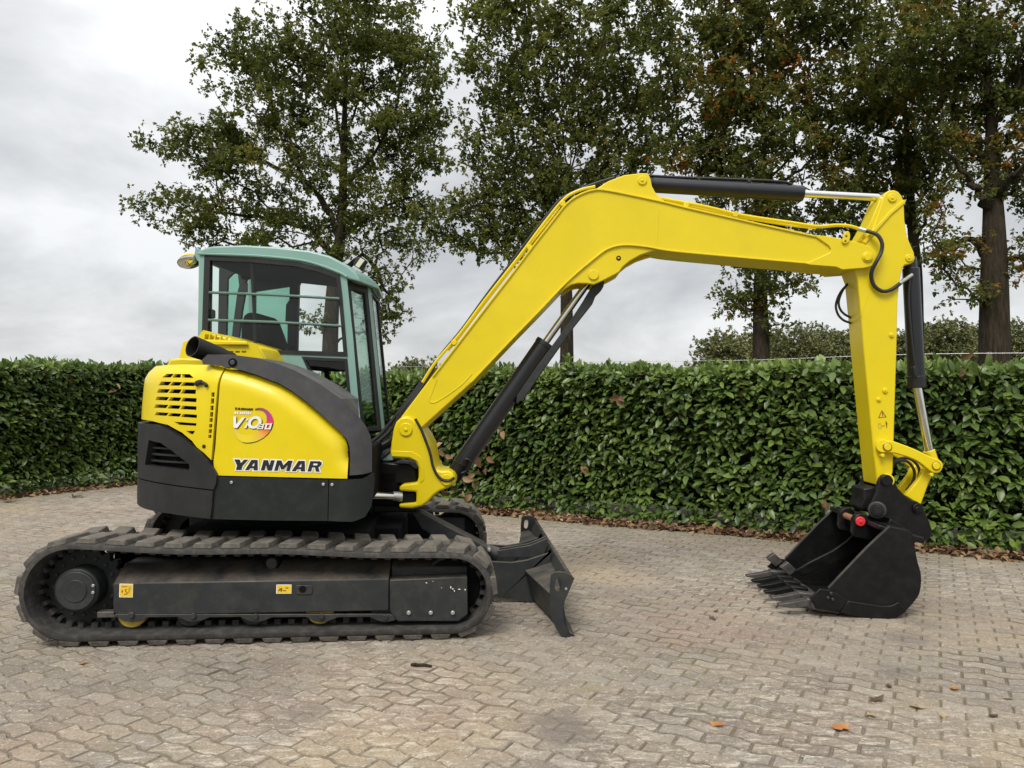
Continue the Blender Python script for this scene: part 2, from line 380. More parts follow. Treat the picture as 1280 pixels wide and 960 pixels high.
def mat_soil(name, c1, c2, c3, s=14):
    m, n, l, b = new_mat(name)
    geo = N(n, "ShaderNodeNewGeometry")
    no = N(n, "ShaderNodeTexNoise"); no.inputs["Scale"].default_value = s; no.inputs["Detail"].default_value = 9; no.inputs["Roughness"].default_value = 0.7
    l.new(geo.outputs["Position"], no.inputs["Vector"])
    n2 = N(n, "ShaderNodeTexNoise"); n2.inputs["Scale"].default_value = 1.1; n2.inputs["Detail"].default_value = 5
    l.new(geo.outputs["Position"], n2.inputs["Vector"])
    rp = N(n, "ShaderNodeValToRGB"); rp.color_ramp.elements[0].position = 0.3; rp.color_ramp.elements[0].color = (*c1, 1); rp.color_ramp.elements[1].position = 0.7; rp.color_ramp.elements[1].color = (*c2, 1)
    l.new(no.outputs["Fac"], rp.inputs[0])
    mr = N(n, "ShaderNodeMapRange"); mr.inputs["From Min"].default_value = 0.48; mr.inputs["From Max"].default_value = 0.65
    l.new(n2.outputs["Fac"], mr.inputs["Value"])
    mx = N(n, "ShaderNodeMix", data_type='RGBA'); l.new(mr.outputs[0], mx.inputs["Factor"]); l.new(rp.outputs[0], mx.inputs[6]); mx.inputs[7].default_value = (*c3, 1)
    l.new(mx.outputs[2], b.inputs["Base Color"]); b.inputs["Roughness"].default_value = 0.95
    bp = N(n, "ShaderNodeBump"); bp.inputs["Strength"].default_value = 0.8; bp.inputs["Distance"].default_value = 0.02
    l.new(no.outputs["Fac"], bp.inputs["Height"]); l.new(bp.outputs[0], b.inputs["Normal"])
    return m
M['joint'] = mat_soil("joint_sand_and_moss", (0.10, 0.08, 0.056), (0.30, 0.25, 0.185), (0.15, 0.14, 0.06), 34)
M['soil'] = mat_soil("dark_hedge_soil", (0.025, 0.018, 0.012), (0.09, 0.06, 0.04), (0.07, 0.045, 0.03), 20)
M['field'] = mat_soil("grass_field", (0.045, 0.07, 0.02), (0.10, 0.13, 0.04), (0.08, 0.10, 0.035), 3)
M['wood'] = mat_soil("grey_post_wood", (0.06, 0.05, 0.04), (0.16, 0.14, 0.11), (0.10, 0.09, 0.07), 25)

# ------------------------------------------------------------------ object helpers
def tag(o, label=None, cat=None, group=None, kind=None):
    if label: o["label"] = label
    if cat: o["category"] = cat
    if group: o["group"] = group
    if kind: o["kind"] = kind
    return o
def link(o, parent=None):
    COL.objects.link(o)
    if parent is not None:
        o.parent = parent
    return o
def empty(name, loc=(0, 0, 0)):
    o = bpy.data.objects.new(name, None)
    o.empty_display_size = 0.2
    COL.objects.link(o)
    o.location = loc
    return o
def fast_mesh(name, verts, faces, mat, tint=None, smooth=False, single=False, edge=None):
    """verts (n,3), faces (m,k) arrays -> mesh; optional per-face 'tint'"""
    me = bpy.data.meshes.new(name)
    verts = np.asarray(verts, np.float32); faces = np.asarray(faces, np.int32)
    m, k = faces.shape
    me.vertices.add(len(verts)); me.vertices.foreach_set("co", verts.ravel())
    me.loops.add(m * k); me.loops.foreach_set("vertex_index", faces.ravel())
    me.polygons.add(m)
    me.polygons.foreach_set("loop_start", np.arange(0, m * k, k, dtype=np.int32))
    me.polygons.foreach_set("use_smooth", np.full(m, smooth, dtype=bool))
    if tint is not None:
        a = me.attributes.new("tint", 'FLOAT', 'FACE')
        a.data.foreach_set("value", np.asarray(tint, np.float32))
    if single:
        a = me.attributes.new("single", 'FLOAT', 'FACE')
        a.data.foreach_set("value", np.ones(m, np.float32))
    if edge is not None:
        a = me.attributes.new("edge", 'FLOAT', 'FACE')
        a.data.foreach_set("value", np.asarray(edge, np.float32))
    me.update(calc_edges=True)
    me.validate()
    me.materials.append(mat)
    return me
def mesh_obj(name, me, parent=None, loc=None):
    o = bpy.data.objects.new(name, me)
    link(o, parent)
    if loc is not None:
        o.location = loc
    return o
def bm_obj(name, bm, mat, parent=None, bevel=0.0, segs=2, angle=40, rot=0.0):
    bmesh.ops.recalc_face_normals(bm, faces=bm.faces)
    me = bpy.data.meshes.new(name)
    bm.to_mesh(me); bm.free()
    for p in me.polygons:
        p.use_smooth = True
    me.set_sharp_from_angle(angle=math.radians(angle))
    me.materials.append(mat)
    o = bpy.data.objects.new(name, me)
    link(o, parent)
    if rot:
        o.rotation_euler = (0, 0, rot)
    if bevel > 0:
        md = o.modifiers.new("bevel", 'BEVEL')
        md.width = bevel; md.segments = segs; md.limit_method = 'ANGLE'; md.angle_limit = math.radians(35)
        md.harden_normals = False
    return o
def add_prism(bm, pts, l0, l1):
    """polygon in (x, z) extruded sideways from lateral l0 to l1; coordinates (x, lateral, z)"""
    a = [bm.verts.new((x, l0, z)) for x, z in pts]
    b = [bm.verts.new((x, l1, z)) for x, z in pts]
    bm.faces.new(a); bm.faces.new(b[::-1])
    n = len(pts)
    for i in range(n):
        bm.faces.new((a[i], b[i], b[(i + 1) % n], a[(i + 1) % n]))
def add_box(bm, x0, x1, y0, y1, z0, z1):
    add_prism(bm, [(x0, z0), (x1, z0), (x1, z1), (x0, z1)], y0, y1)
def basis(d):
    d = Vector(d).normalized()
    u = d.orthogonal().normalized()
    return d, u, d.cross(u)
def add_cyl(bm, p0, p1, r0, r1=None, seg=24, cap=True):
    r1 = r0 if r1 is None else r1
    p0, p1 = Vector(p0), Vector(p1)
    d, u, v = basis(p1 - p0)
    A, B = [], []
    for i in range(seg):
        t = 2 * math.pi * i / seg
        w = u * math.cos(t) + v * math.sin(t)
        A.append(bm.verts.new(p0 + w * r0)); B.append(bm.verts.new(p1 + w * r1))
    for i in range(seg):
        j = (i + 1) % seg
        bm.faces.new((A[i], A[j], B[j], B[i]))
    if cap:
        bm.faces.new(A[::-1]); bm.faces.new(B)
def catmull(pts, sub=6):
    P = [np.array(p, float) for p in pts]
    P = [2 * P[0] - P[1]] + P + [2 * P[-1] - P[-2]]
    out = []
    for i in range(1, len(P) - 2):
        for k in range(sub):
            t = k / sub
            a, b, c, d = P[i - 1], P[i], P[i + 1], P[i + 2]
            out.append(0.5 * ((2 * b) + (-a + c) * t + (2 * a - 5 * b + 4 * c - d) * t * t + (-a + 3 * b - 3 * c + d) * t ** 3))
    out.append(P[-2])
    return out
def add_tube(bm, pts, r, seg=10, smooth=6):
    pts = catmull(pts, smooth) if smooth and len(pts) > 2 else [np.array(p, float) for p in pts]
    rings = []
    u = None
    for i, p in enumerate(pts):
        d = Vector(pts[min(i + 1, len(pts) - 1)] - pts[max(i - 1, 0)]).normalized()
        u = d.orthogonal().normalized() if u is None else (u - d * u.dot(d)).normalized()
        v = d.cross(u)
        rr = r[min(i, len(r) - 1)] if isinstance(r, (list, tuple)) else r
        rings.append([bm.verts.new(Vector(p) + (u * math.cos(2 * math.pi * k / seg) + v * math.sin(2 * math.pi * k / seg)) * rr) for k in range(seg)])
    for a, b in zip(rings[:-1], rings[1:]):
        for k in range(seg):
            j = (k + 1) % seg
            bm.faces.new((a[k], a[j], b[j], b[k]))
    bm.faces.new(rings[0][::-1]); bm.faces.new(rings[-1])
def prism_obj(name, pts, l0, l1, mat, parent, bevel=0.006, segs=2, rot=0.0):
    bm = bmesh.new(); add_prism(bm, pts, l0, l1)
    return bm_obj(name, bm, mat, parent, bevel, segs, rot=rot)
def cyl_obj(name, p0, p1, r, mat, parent, bevel=0.004, seg=28, rot=0.0, r1=None):
    bm = bmesh.new(); add_cyl(bm, p0, p1, r, r1, seg)
    return bm_obj(name, bm, mat, parent, bevel, 2, rot=rot)
def tube_obj(name, pts, r, mat, parent, rot=0.0, seg=10, smooth=6):
    bm = bmesh.new(); add_tube(bm, pts, r, seg, smooth)
    return bm_obj(name, bm, mat, parent, rot=rot)

def in_poly(p, poly):
    x, y = p; c = False; j = len(poly) - 1
    for i in range(len(poly)):
        xi, yi = poly[i]; xj, yj = poly[j]
        if (yi > y) != (yj > y) and x < (xj - xi) * (y - yi) / (yj - yi) + xi:
            c = not c
        j = i
    return c
def dist_line(p, line, closed=False):
    best = 1e9
    n = len(line)
    for i in range(n if closed else n - 1):
        ax, ay = line[i]; bx, by = line[(i + 1) % n]
        dx, dy = bx - ax, by - ay
        q = dx * dx + dy * dy
        t = 0 if q == 0 else max(0, min(1, ((p[0] - ax) * dx + (p[1] - ay) * dy) / q))
        best = min(best, math.hypot(p[0] - ax - t * dx, p[1] - ay - t * dy))
    return best
def densify(poly, step):
    out = []
    n = len(poly)
    for i in range(n):
        a, b = poly[i], poly[(i + 1) % n]
        k = max(1, int(math.ceil(math.hypot(b[0] - a[0], b[1] - a[1]) / step)))
        for j in range(k):
            out.append((a[0] + (b[0] - a[0]) * j / k, a[1] + (b[1] - a[1]) * j / k))
    return out
def add_plate(bm, poly, holes, fmap, thick, grid=0.04, sheet=False):
    """plate cut to 'poly' with 'holes'; fmap((u, v), depth) gives the 3-D point"""
    poly = densify(poly, grid)
    holes = [densify(h, grid) for h in holes]
    pts, edges = [], []
    for ring in [poly] + holes:
        k = len(pts); n = len(ring)
        pts += ring; edges += [(k + i, k + (i + 1) % n) for i in range(n)]
    xs = [p[0] for p in poly]; ys = [p[1] for p in poly]
    bnd = pts[:]
    y = min(ys) + grid / 2
    while y < max(ys):
        x = min(xs) + grid / 2
        while x < max(xs):
            if in_poly((x, y), poly) and min((x - q[0]) ** 2 + (y - q[1]) ** 2 for q in bnd) > (grid * 0.45) ** 2:
                pts.append((x, y))
            x += grid
        y += grid
    vo, eo, fo, *_ = delaunay_2d_cdt([Vector(p) for p in pts], edges, [], 0, 1e-7)
    tris = []
    for f in fo:
        c = (sum(vo[i][0] for i in f) / len(f), sum(vo[i][1] for i in f) / len(f))
        if in_poly(c, poly) and not any(in_poly(c, h) for h in holes):
            tris.append(f)
    used = sorted({i for t in tris for i in t})
    F = {i: bm.verts.new(fmap((vo[i][0], vo[i][1]), 0.0)) for i in used}
    cnt = {}
    for t in tris:
        bm.faces.new([F[i] for i in t])
        for a, b in zip(t, list(t[1:]) + [t[0]]):
            cnt.setdefault(frozenset((a, b)), []).append((a, b))
    if sheet:
        return
    B = {i: bm.verts.new(fmap((vo[i][0], vo[i][1]), thick)) for i in used}
    for t in tris:
        bm.faces.new([B[i] for i in reversed(t)])
    for v in cnt.values():
        if len(v) == 1:
            a, b = v[0]
            bm.faces.new((F[b], F[a], B[a], B[b]))
def plate_obj(name, poly, holes, fmap, thick, mat, parent, grid=0.04, bevel=0.004, segs=2, rot=0.0, sheet=False):
    bm = bmesh.new(); add_plate(bm, poly, holes, fmap, thick, grid, sheet)
    if sheet:
        bm.normal_update()
    return bm_obj(name, bm, mat, parent, bevel, segs, rot=rot)

# ================================================================== GROUND
def sheet(name, pts, z, mat, kind='structure'):
    bm = bmesh.new()
    bm.faces.new([bm.verts.new((p[0], p[1], z)) for p in pts])
    bmesh.ops.triangulate(bm, faces=bm.faces)
    o = bm_obj(name, bm, mat)
    return tag(o, kind=kind)
ground = sheet("ground", [(-900, -900), (900, -900), (900, 900), (-900, 900)], -0.06, M['field'])
ground["label"] = "flat grass field reaching to the horizon behind the hedge"
A_MIN, A_MAX, B_MAX = -6.67, 12.0, 12.0
# bed of jointing sand: lies lower in some places, fills the joints almost flush in others
_na, _nb = int((A_MAX - A_MIN) / 0.12), int(B_MAX / 0.12)
_ga, _gb = np.meshgrid(np.linspace(A_MIN, A_MAX, _na), np.linspace(0, B_MAX, _nb), indexing='ij')
def _bumps(x, y, seed):
    r = np.random.default_rng(seed); out = np.zeros_like(x)
    for o in range(3):
        for _ in range(3):
            k = 2 ** o * (0.8 + r.random()); th = r.random() * 6.28
            out += np.sin((x * math.cos(th) + y * math.sin(th)) * k * 2.2 + r.random() * 6.28) / 2 ** o
    return out / 3
_z = -0.0054 + 0.0026 * np.clip(_bumps(_ga, _gb, 77) * 1.3, -1, 1)
_V = np.stack([H0[0] + E1[0] * _ga + E2[0] * _gb, H0[1] + E1[1] * _ga + E2[1] * _gb, _z], axis=2).reshape(-1, 3)
_id = np.arange(_na * _nb).reshape(_na, _nb)
_F = np.stack([_id[:-1, :-1], _id[:-1, 1:], _id[1:, 1:], _id[1:, :-1]], axis=2).reshape(-1, 4)
pavement = tag(mesh_obj("pavement", fast_mesh("pavement", _V, _F, M['joint'], smooth=True)), kind='structure')
pavement["label"] = "yard of interlocking grey concrete pavers"
soil = sheet("soil", [AB(A_MIN - 1.6, -1.7), AB(A_MAX, -1.7), AB(A_MAX, 0.05), AB(A_MIN + 0.05, 0.05), AB(A_MIN + 0.05, B_MAX), AB(A_MIN - 1.6, B_MAX)], -0.018, M['soil'])
soil["label"] = "dark soil strip along the foot of the hedge"

# ---- pavers: running bond, wavy long sides
PL, PW, AMP = 0.1960, 0.0985, 0.0085
def wave(x):
    t = (x / PL) % 1.0
    if t < 0.16: return -AMP
    if t < 0.34: return -AMP + 2 * AMP * (t - 0.16) / 0.18
    if t < 0.66: return AMP
    if t < 0.84: return AMP - 2 * AMP * (t - 0.66) / 0.18
    return -AMP
def paver_outline(phase, gap):
    xs = [gap] + [q * PL for q in ((0.16, 0.34, 0.66, 0.84) if phase == 0 else (0.16, 0.34, 0.66, 0.84))] + [PL - gap]
    sh = 0.0 if phase == 0 else PL / 2
    low = [(x, gap + wave(x + sh)) for x in xs]
    top = [(x, PW - gap + wave(x + sh)) for x in reversed(xs)]
    return low + top
def paver_mesh(phase, chamfer):
    o = np.array(paver_outline(phase, 0.0030))
    n = len(o)
    c = np.array([PL / 2, PW / 2])
    if chamfer:
        i = np.array(paver_outline(phase, 0.0090))
        rings = [np.c_[i - c, np.zeros(n)], np.c_[o - c, np.full(n, -0.0055)], np.c_[o - c, np.full(n, -0.018)]]
    else:
        rings = [np.c_[o - c, np.zeros(n)], np.c_[o - c, np.full(n, -0.016)]]
    V = np.vstack(rings)
    T = [(0, n - 1, 1)]
    h = n // 2
    for k in range(h - 1):           # strip between low row k and top row
        a, b = k, k + 1
        d, e_ = n - 1 - k, n - 2 - k
        T += [(a, b, e_), (a, e_, d)]
    T = T[1:]
    for r in range(len(rings) - 1):
        for k in range(n):
            j = (k + 1) % n
            a, b, c2, d = r * n + k, r * n + j, (r + 1) * n + k, (r + 1) * n + j
            T += [(a, c2, d), (a, d, b)]
    return V, np.array(T)
cells = []
for r in range(int(B_MAX / PW)):
    b = (r + 0.5) * PW
    ph = r % 2
    for q in range(int((A_MAX - A_MIN) / PL)):
        a = A_MIN + (q + 0.5) * PL + (PL / 2 if ph else 0)
        P = AB(a, b)
        px, py, d = project(P)
        if d < 0.4:
            continue
        if not (-700 < px < 1980 and py < 1500):
            continue
        inframe = (-10 < px < 1290) and py < 972
        cells.append((d if inframe else d + 50, a, b, ph, P))
cells.sort(key=lambda c: c[0])
def paver_xf():
    return float(np.clip(RNG.normal(0, 0.0012), -0.0014, 0.003)), RNG.normal(0, 0.011), RNG.normal(0, 0.011), RNG.normal(0, 0.009)
yawE1 = math.atan2(E1[1], E1[0])
pm = {}
for ph in (0, 1):
    V, T = paver_mesh(ph, True)
    pm[ph] = fast_mesh("paver", V, T, M['paver'], single=True, edge=(np.arange(len(T)) >= 10) * 0.85)
for c in cells[:300]:
    dz, tx, ty, rz = paver_xf()
    o = mesh_obj("paver", pm[c[3]], pavement)
    o.location = (c[4][0], c[4][1], dz)
    o.rotation_euler = (tx, ty, yawE1 + math.pi + rz)
Vs, Ts, Tt, Te = [], [], [], []
base = 0
tmpl = {(ph, ch): paver_mesh(ph, ch) for ph in (0, 1) for ch in (True, False)}
# E2 points towards the viewer, so the local y axis is -E2 when x is E1; rotate by pi to keep a right-handed frame
for c in cells[300:]:
    near = c[0] < 9.5 or 50 < c[0] < 57
    V, T = tmpl[(c[3], near)]
    dz, tx, ty, rz = paver_xf()
    an = yawE1 + math.pi + rz
    R = np.array([[math.cos(an), -math.sin(an), 0], [math.sin(an), math.cos(an), 0], [0, 0, 1]])
    W = V.copy(); W[:, 2] += W[:, 0] * ty + W[:, 1] * tx + dz
    W = W @ R.T + c[4]
    Vs.append(W); Ts.append(T + base); base += len(W)
    Tt.append(np.full(len(T), RNG.random())); Te.append((np.arange(len(T)) >= 10) * 0.85)
me = fast_mesh("paver_field", np.vstack(Vs), np.vstack(Ts), M['paver'], tint=np.concatenate(Tt), edge=np.concatenate(Te))
tag(mesh_obj("paver_field", me, pavement), kind='stuff')

# ================================================================== LEAVES
def leaf_template(length, width, fold, curl, rows=(0.0, 0.22, 0.55, 0.85, 1.0), prof=(0.02, 0.36, 0.5, 0.27, 0.0)):
    """leaf lying along +x, up = +z; quads on each side of the midrib"""
    V, Fq = [], []
    for t, w in zip(rows, prof):
        z = -curl * t * t * length
        V += [(t * length, 0, z), (t * length, w * width, z + fold * w * width), (t * length, -w * width, z + fold * w * width)]
    for i in range(len(rows) - 1):
        a, b = i * 3, i * 3 + 3
        Fq += [(a, b, b + 1, a + 1), (a, a + 2, b + 2, b)]
    return np.array(V, float), np.array(Fq)
def orient(dirs, ups):
    d = dirs / np.linalg.norm(dirs, axis=1, keepdims=True)
    s = np.cross(ups, d); s /= np.linalg.norm(s, axis=1, keepdims=True) + 1e-9
    u = np.cross(d, s)
    return np.stack([d, s, u], axis=2)            # columns
def scatter(tmpl, pos, R, scale):
    V, Fq = tmpl
    W = np.einsum('nij,kj->nki', R, V) * scale[:, None, None] + pos[:, None, :]
    Fs = Fq[None] + (np.arange(len(pos)) * len(V))[:, None, None]
    return W.reshape(-1, 3), Fs.reshape(-1, Fq.shape[1])

def fbm2(x, y, seed, octs=3):
    r = np.random.default_rng(seed)
    out = np.zeros_like(x)
    for o in range(octs):
        for _ in range(3):
            k = 2 ** o * (0.8 + r.random())
            th = r.random() * 6.28
            out += np.sin((x * math.cos(th) + y * math.sin(th)) * k * 2.2 + r.random() * 6.28) / 2 ** o
    return out / 3

# ================================================================== HEDGES
LAUREL = leaf_template(0.110, 0.050, 0.30, 0.22)
def hedge(label, a0, a1, height, along, thick, n_face, dead_spots, seed):
    """along='a': right-hand hedge facing +b at b=-0.5; along='b': left-hand hedge facing +a"""
    r = np.random.default_rng(seed)
    root = empty("hedge", tuple(AB((a0 + a1) / 2, -0.5 - thick / 2) if along == 'a' else AB(A_MIN - 0.45 - thick / 2, (a0 + a1) / 2)))
    tag(root, label, "hedge", "clipped laurel hedges round the yard")
    L = np.array(root.location)
    def place(s, d, z):               # s along, d depth behind the face (negative = in front)
        if along == 'a':
            p = H0[None] + E1[None] * s[:, None] + E2[None] * (-0.5 - d)[:, None]
        else:
            p = H0[None] + E1[None] * (A_MIN - 0.45 - d)[:, None] + E2[None] * s[:, None]
        return np.c_[p, z]
    out_dir = np.array([*E2, 0.0]) if along == 'a' else np.array([*E1, 0.0])
    al_dir = np.array([*E1, 0.0]) if along == 'a' else np.array([*E2, 0.0])
    def bulge(s, z):
        base_out = 0.16 * np.clip((0.45 - z) / 0.45, 0, 1) * (1 + fbm2(s, z * 0, seed + 5)) * 0.7
        return 0.075 * fbm2(s * 0.9, z * 1.1, seed) + base_out
    def toph(s):
        return height + 0.055 * fbm2(s * 1.1, s * 0, seed + 1)
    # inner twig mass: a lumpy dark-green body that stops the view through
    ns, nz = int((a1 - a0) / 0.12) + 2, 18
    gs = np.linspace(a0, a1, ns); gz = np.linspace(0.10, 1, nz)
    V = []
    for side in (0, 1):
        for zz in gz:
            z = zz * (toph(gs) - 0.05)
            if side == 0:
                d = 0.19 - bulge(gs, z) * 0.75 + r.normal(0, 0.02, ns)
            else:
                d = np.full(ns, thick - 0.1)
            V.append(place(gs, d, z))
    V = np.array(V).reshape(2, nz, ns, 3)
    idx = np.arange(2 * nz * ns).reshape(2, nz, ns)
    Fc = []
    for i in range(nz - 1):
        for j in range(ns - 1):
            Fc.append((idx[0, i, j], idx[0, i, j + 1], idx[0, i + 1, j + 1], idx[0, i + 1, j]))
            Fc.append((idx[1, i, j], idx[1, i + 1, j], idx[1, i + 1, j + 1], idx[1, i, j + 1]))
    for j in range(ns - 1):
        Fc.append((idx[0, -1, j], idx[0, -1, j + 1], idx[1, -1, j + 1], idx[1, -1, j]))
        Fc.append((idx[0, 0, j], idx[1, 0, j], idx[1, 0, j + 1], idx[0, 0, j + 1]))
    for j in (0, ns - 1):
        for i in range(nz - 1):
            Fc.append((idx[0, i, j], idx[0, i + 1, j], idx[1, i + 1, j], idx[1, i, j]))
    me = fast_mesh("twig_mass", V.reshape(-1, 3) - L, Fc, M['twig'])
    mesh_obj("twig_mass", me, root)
    # stems at the foot
    for s in np.arange(a0 + 0.2, a1, 0.42):
        bm = bmesh.new()
        p = place(np.array([s + r.normal(0, 0.08)]), np.array([0.28 + r.normal(0, 0.08)]), np.array([-0.03]))[0] - L
        q = p + np.array([r.normal(0, 0.08), r.normal(0, 0.08), 0.55])
        add_cyl(bm, p, q, 0.022, 0.012, 6)
        bm_obj("stem", bm, M['twig'], root)
    # leaves on the face
    ss = r.uniform(a0, a1, n_face); zz = r.uniform(0.02, 1.0, n_face) ** 1.04
    z = zz * toph(ss)
    layer = np.abs(r.normal(0, 0.06, n_face))
    pos = place(ss, layer - 0.035 - bulge(ss, z), z)
    # top and shoots
    nt = int((a1 - a0) * 620)
    st = r.uniform(a0, a1, nt); dt = r.uniform(-0.05, thick, nt)
    clump = fbm2(st * 3.1, dt * 3.3, seed + 9)
    zt = toph(st) + np.abs(r.normal(0, 0.035, nt)) * (0.6 + np.clip(clump, -0.5, 2.2)) - 0.04
    post = place(st, dt, zt)
    P = np.vstack([pos, post])
    k = len(P)
    jit = r.normal(0, 1, (k, 3))
    dirs = out_dir[None] * 0.72 + jit * np.array([0.75, 0.75, 0.36])[None] + np.array([0, 0, -0.22])[None]
    ups = out_dir[None] * 0.55 + np.array([0, 0, 1.0])[None] + r.normal(0, 0.36, (k, 3))
    dirs[n_face:] = np.array([0, 0, 1.0])[None] * 0.7 + r.normal(0, 0.65, (nt, 3)) + out_dir[None] * 0.3
    ups[n_face:] = out_dir[None] * 0.8 + r.normal(0, 0.6, (nt, 3)) + np.array([0, 0, 0.5])[None]
    # upright young shoots standing above the cut
    nsh = int((a1 - a0) * 2.2)
    sp, sd, su = [], [], []
    for s in r.uniform(a0, a1, nsh):
        hh = r.choice([0.10, 0.12, 0.16, 0.24], p=[0.4, 0.3, 0.2, 0.1]); d0 = r.uniform(0.0, thick * 0.7)
        b = place(np.array([s]), np.array([d0]), np.array([float(toph(np.array([s]))[0])]))[0]
        for q in range(int(5 + hh * 40)):
            t = q / (5 + hh * 40)
            th = q * 2.4
            sp.append(b + np.array([0, 0, -0.04 + t * hh])); sd.append([math.cos(th) * (1 - t * 0.6), math.sin(th) * (1 - t * 0.6), 0.5 + t]); su.append([-math.cos(th), -math.sin(th), 1.2])
    P = np.vstack([P, np.array(sp)]); dirs = np.vstack([dirs, np.array(sd)]); ups = np.vstack([ups, np.array(su)])
    k = len(P)
    sc = np.clip(r.normal(0.98, 0.2, k), 0.5, 1.45)
    tint = np.clip(r.normal(0.42, 0.16, k), 0.02, 1)
    hrel = P[:, 2] / height
    tint += np.clip((hrel - 0.86) * 1.6, 0, 0.4)             # young growth on the top is a lighter green
    R = orient(dirs, ups)
    # the 300 that show largest become parts of their own
    pr = np.array([project(p) for p in P[:n_face]])
    vis = (pr[:, 0] > 0) & (pr[:, 0] < 1280) & (layer < 0.05)
    if along == 'a':
        vis &= ~((pr[:, 0] > 930) & (pr[:, 0] < 1175) & (pr[:, 1] > 590))
        vis &= (pr[:, 0] > 640)
    size = np.where(vis, sc[:n_face] / pr[:, 2], 0)
    big = np.argsort(-size)[:300]
    me1 = fast_mesh("leaf", LAUREL[0], LAUREL[1], M['laurel'], smooth=True, single=True, tint=np.full(len(LAUREL[1]), 0.15))
    for i in big:
        o = mesh_obj("leaf", me1, root)
        o.matrix_local = Matrix.Translation(Vector(P[i] - L)) @ Matrix(R[i].tolist()).to_4x4() @ Matrix.Scale(float(sc[i]), 4)
    keep = np.ones(k, bool); keep[big] = False
    W, Fs = scatter(LAUREL, P[keep] - L, R[keep], sc[keep])
    me = fast_mesh("leaf_mass", W, Fs, M['laurel'], tint=np.repeat(tint[keep], len(LAUREL[1])), smooth=True)
    tag(mesh_obj("leaf_mass", me, root), kind='stuff')
    # dead brown leaves caught in it
    dp = []
    for (px, py, n, rad) in dead_spots:
        # centre on the hedge face seen at that pixel
        d = ray(px, py)
        n3 = out_dir
        p0 = place(np.array([0.0]), np.array([-0.06]), np.array([0.0]))[0]
        c = CAM + d * (((p0 - CAM) @ n3) / (d @ n3))
        bz = float(bulge(np.array([(c[:2] - H0) @ (E1 if along == 'a' else E2)]), np.array([c[2]]))[0])
        dp.append(c[None] + out_dir[None] * max(bz, 0) + r.normal(0, 1, (n, 3)) * np.array([rad, rad * 0.5, rad * 1.3])[None])
    if dp:
        dp = np.vstack(dp); n = len(dp)
        Rd = orient(out_dir[None] * 0.4 + r.normal(0, 0.7, (n, 3)) + np.array([0, 0, -0.5])[None], out_dir[None] + r.normal(0, 0.4, (n, 3)))
        W, Fs = scatter(leaf_template(0.12, 0.075, 0.4, 0.5), dp - L, Rd, r.uniform(0.7, 1.2, n))
        me = fast_mesh("dead_leaf", W, Fs, M['dead_leaf'], tint=np.repeat(r.uniform(0.35, 0.95, n), 8), smooth=True)
        tag(mesh_obj("dead_leaf", me, root), kind='stuff')
    return root
hedge("long clipped laurel hedge behind the boom and the digging bucket", -6.9, 12.0, 1.74, 'a', 0.75, 25000,
      [(548, 560, 10, 0.10), (553, 600, 14, 0.13), (598, 575, 9, 0.11), (609, 560, 6, 0.08), (590, 610, 9, 0.12), (570, 625, 8, 0.1), (631, 538, 2, 0.03), (774, 497, 3, 0.04), (727, 582, 1, 0.02),
       (1205, 462, 2, 0.04), (930, 490, 2, 0.03), (1030, 618, 2, 0.03)], 21)
hedge("shorter clipped laurel hedge at the left edge behind the engine end", -1.2, 6.0, 1.93, 'b', 0.8, 9500,
      [(145, 488, 2, 0.04), (90, 470, 2, 0.04)], 33)

# ---- brown leaf litter along the foot of the hedges
n = 7000
aa = RNG.uniform(A_MIN, 12, n); bb = -np.abs(RNG.normal(0, 0.24, n)) + 0.06 + 0.05 * fbm2(aa * 1.3, aa * 0, 3)
n2 = 1500
a2 = A_MIN + 0.02 - np.abs(RNG.normal(0, 0.22, n2)); b2 = RNG.uniform(-0.4, 6, n2)
aa = np.r_[aa, a2]; bb = np.r_[bb, b2]
P = np.c_[H0[None] + E1[None] * aa[:, None] + E2[None] * bb[:, None], 0.004 + np.abs(RNG.normal(0, 0.022, n + n2))]
R = orient(np.c_[RNG.normal(0, 1, (n + n2, 2)), RNG.normal(0, 0.25, n + n2)], np.c_[RNG.normal(0, 0.35, (n + n2, 2)), np.ones(n + n2)])
LIT = leaf_template(0.100, 0.062, 0.5, 0.5, rows=(0, 0.5, 1.0), prof=(0.05, 0.5, 0.0))
W, Fs = scatter(LIT, P, R, RNG.uniform(0.5, 1.15, n + n2))
me = fast_mesh("leaf_litter", W, Fs, M['dead_leaf'], tint=np.repeat(np.clip(RNG.normal(0.55, 0.25, n + n2), 0, 1), 4))
tag(mesh_obj("leaf_litter", me), "drift of brown fallen leaves along the foot of the hedge", "leaf litter", kind='stuff')

# ---- small weeds at the pavement edge
def weed(px, py, r0, h, nb, label, broad=False):
    g = on_ground(px, py)
    P = np.tile(g, (nb, 1)) + np.c_[RNG.normal(0, r0 * 0.35, (nb, 2)), np.zeros(nb)]
    th = RNG.uniform(0, 6.28, nb)
    el = RNG.uniform(0.35, 1.3, nb)
    D = np.c_[np.cos(th) * np.cos(el), np.sin(th) * np.cos(el), np.sin(el)]
    R = orient(D, np.c_[np.zeros((nb, 2)), np.ones(nb)] + RNG.normal(0, 0.2, (nb, 3)))
    t = leaf_template(h, h * (0.38 if broad else 0.12), 0.3, 0.4)
    W, Fs = scatter(t, P - g, R, RNG.uniform(0.6, 1.2, nb))
    me = fast_mesh("weed", W, Fs, M['laurel'] if broad else M['grass'], tint=np.repeat(RNG.uniform(0.2, 1, nb), 8), smooth=True)
    o = mesh_obj("weed", me, loc=g)
    tag(o, label, "weed", "weeds at the pavement edge")
weed(697, 648, 0.10, 0.10, 60, "straggly yellow-green weed at the pavement edge behind the dozer blade")
weed(95, 622, 0.10, 0.09, 40, "small grass tuft beside the left-hand hedge")
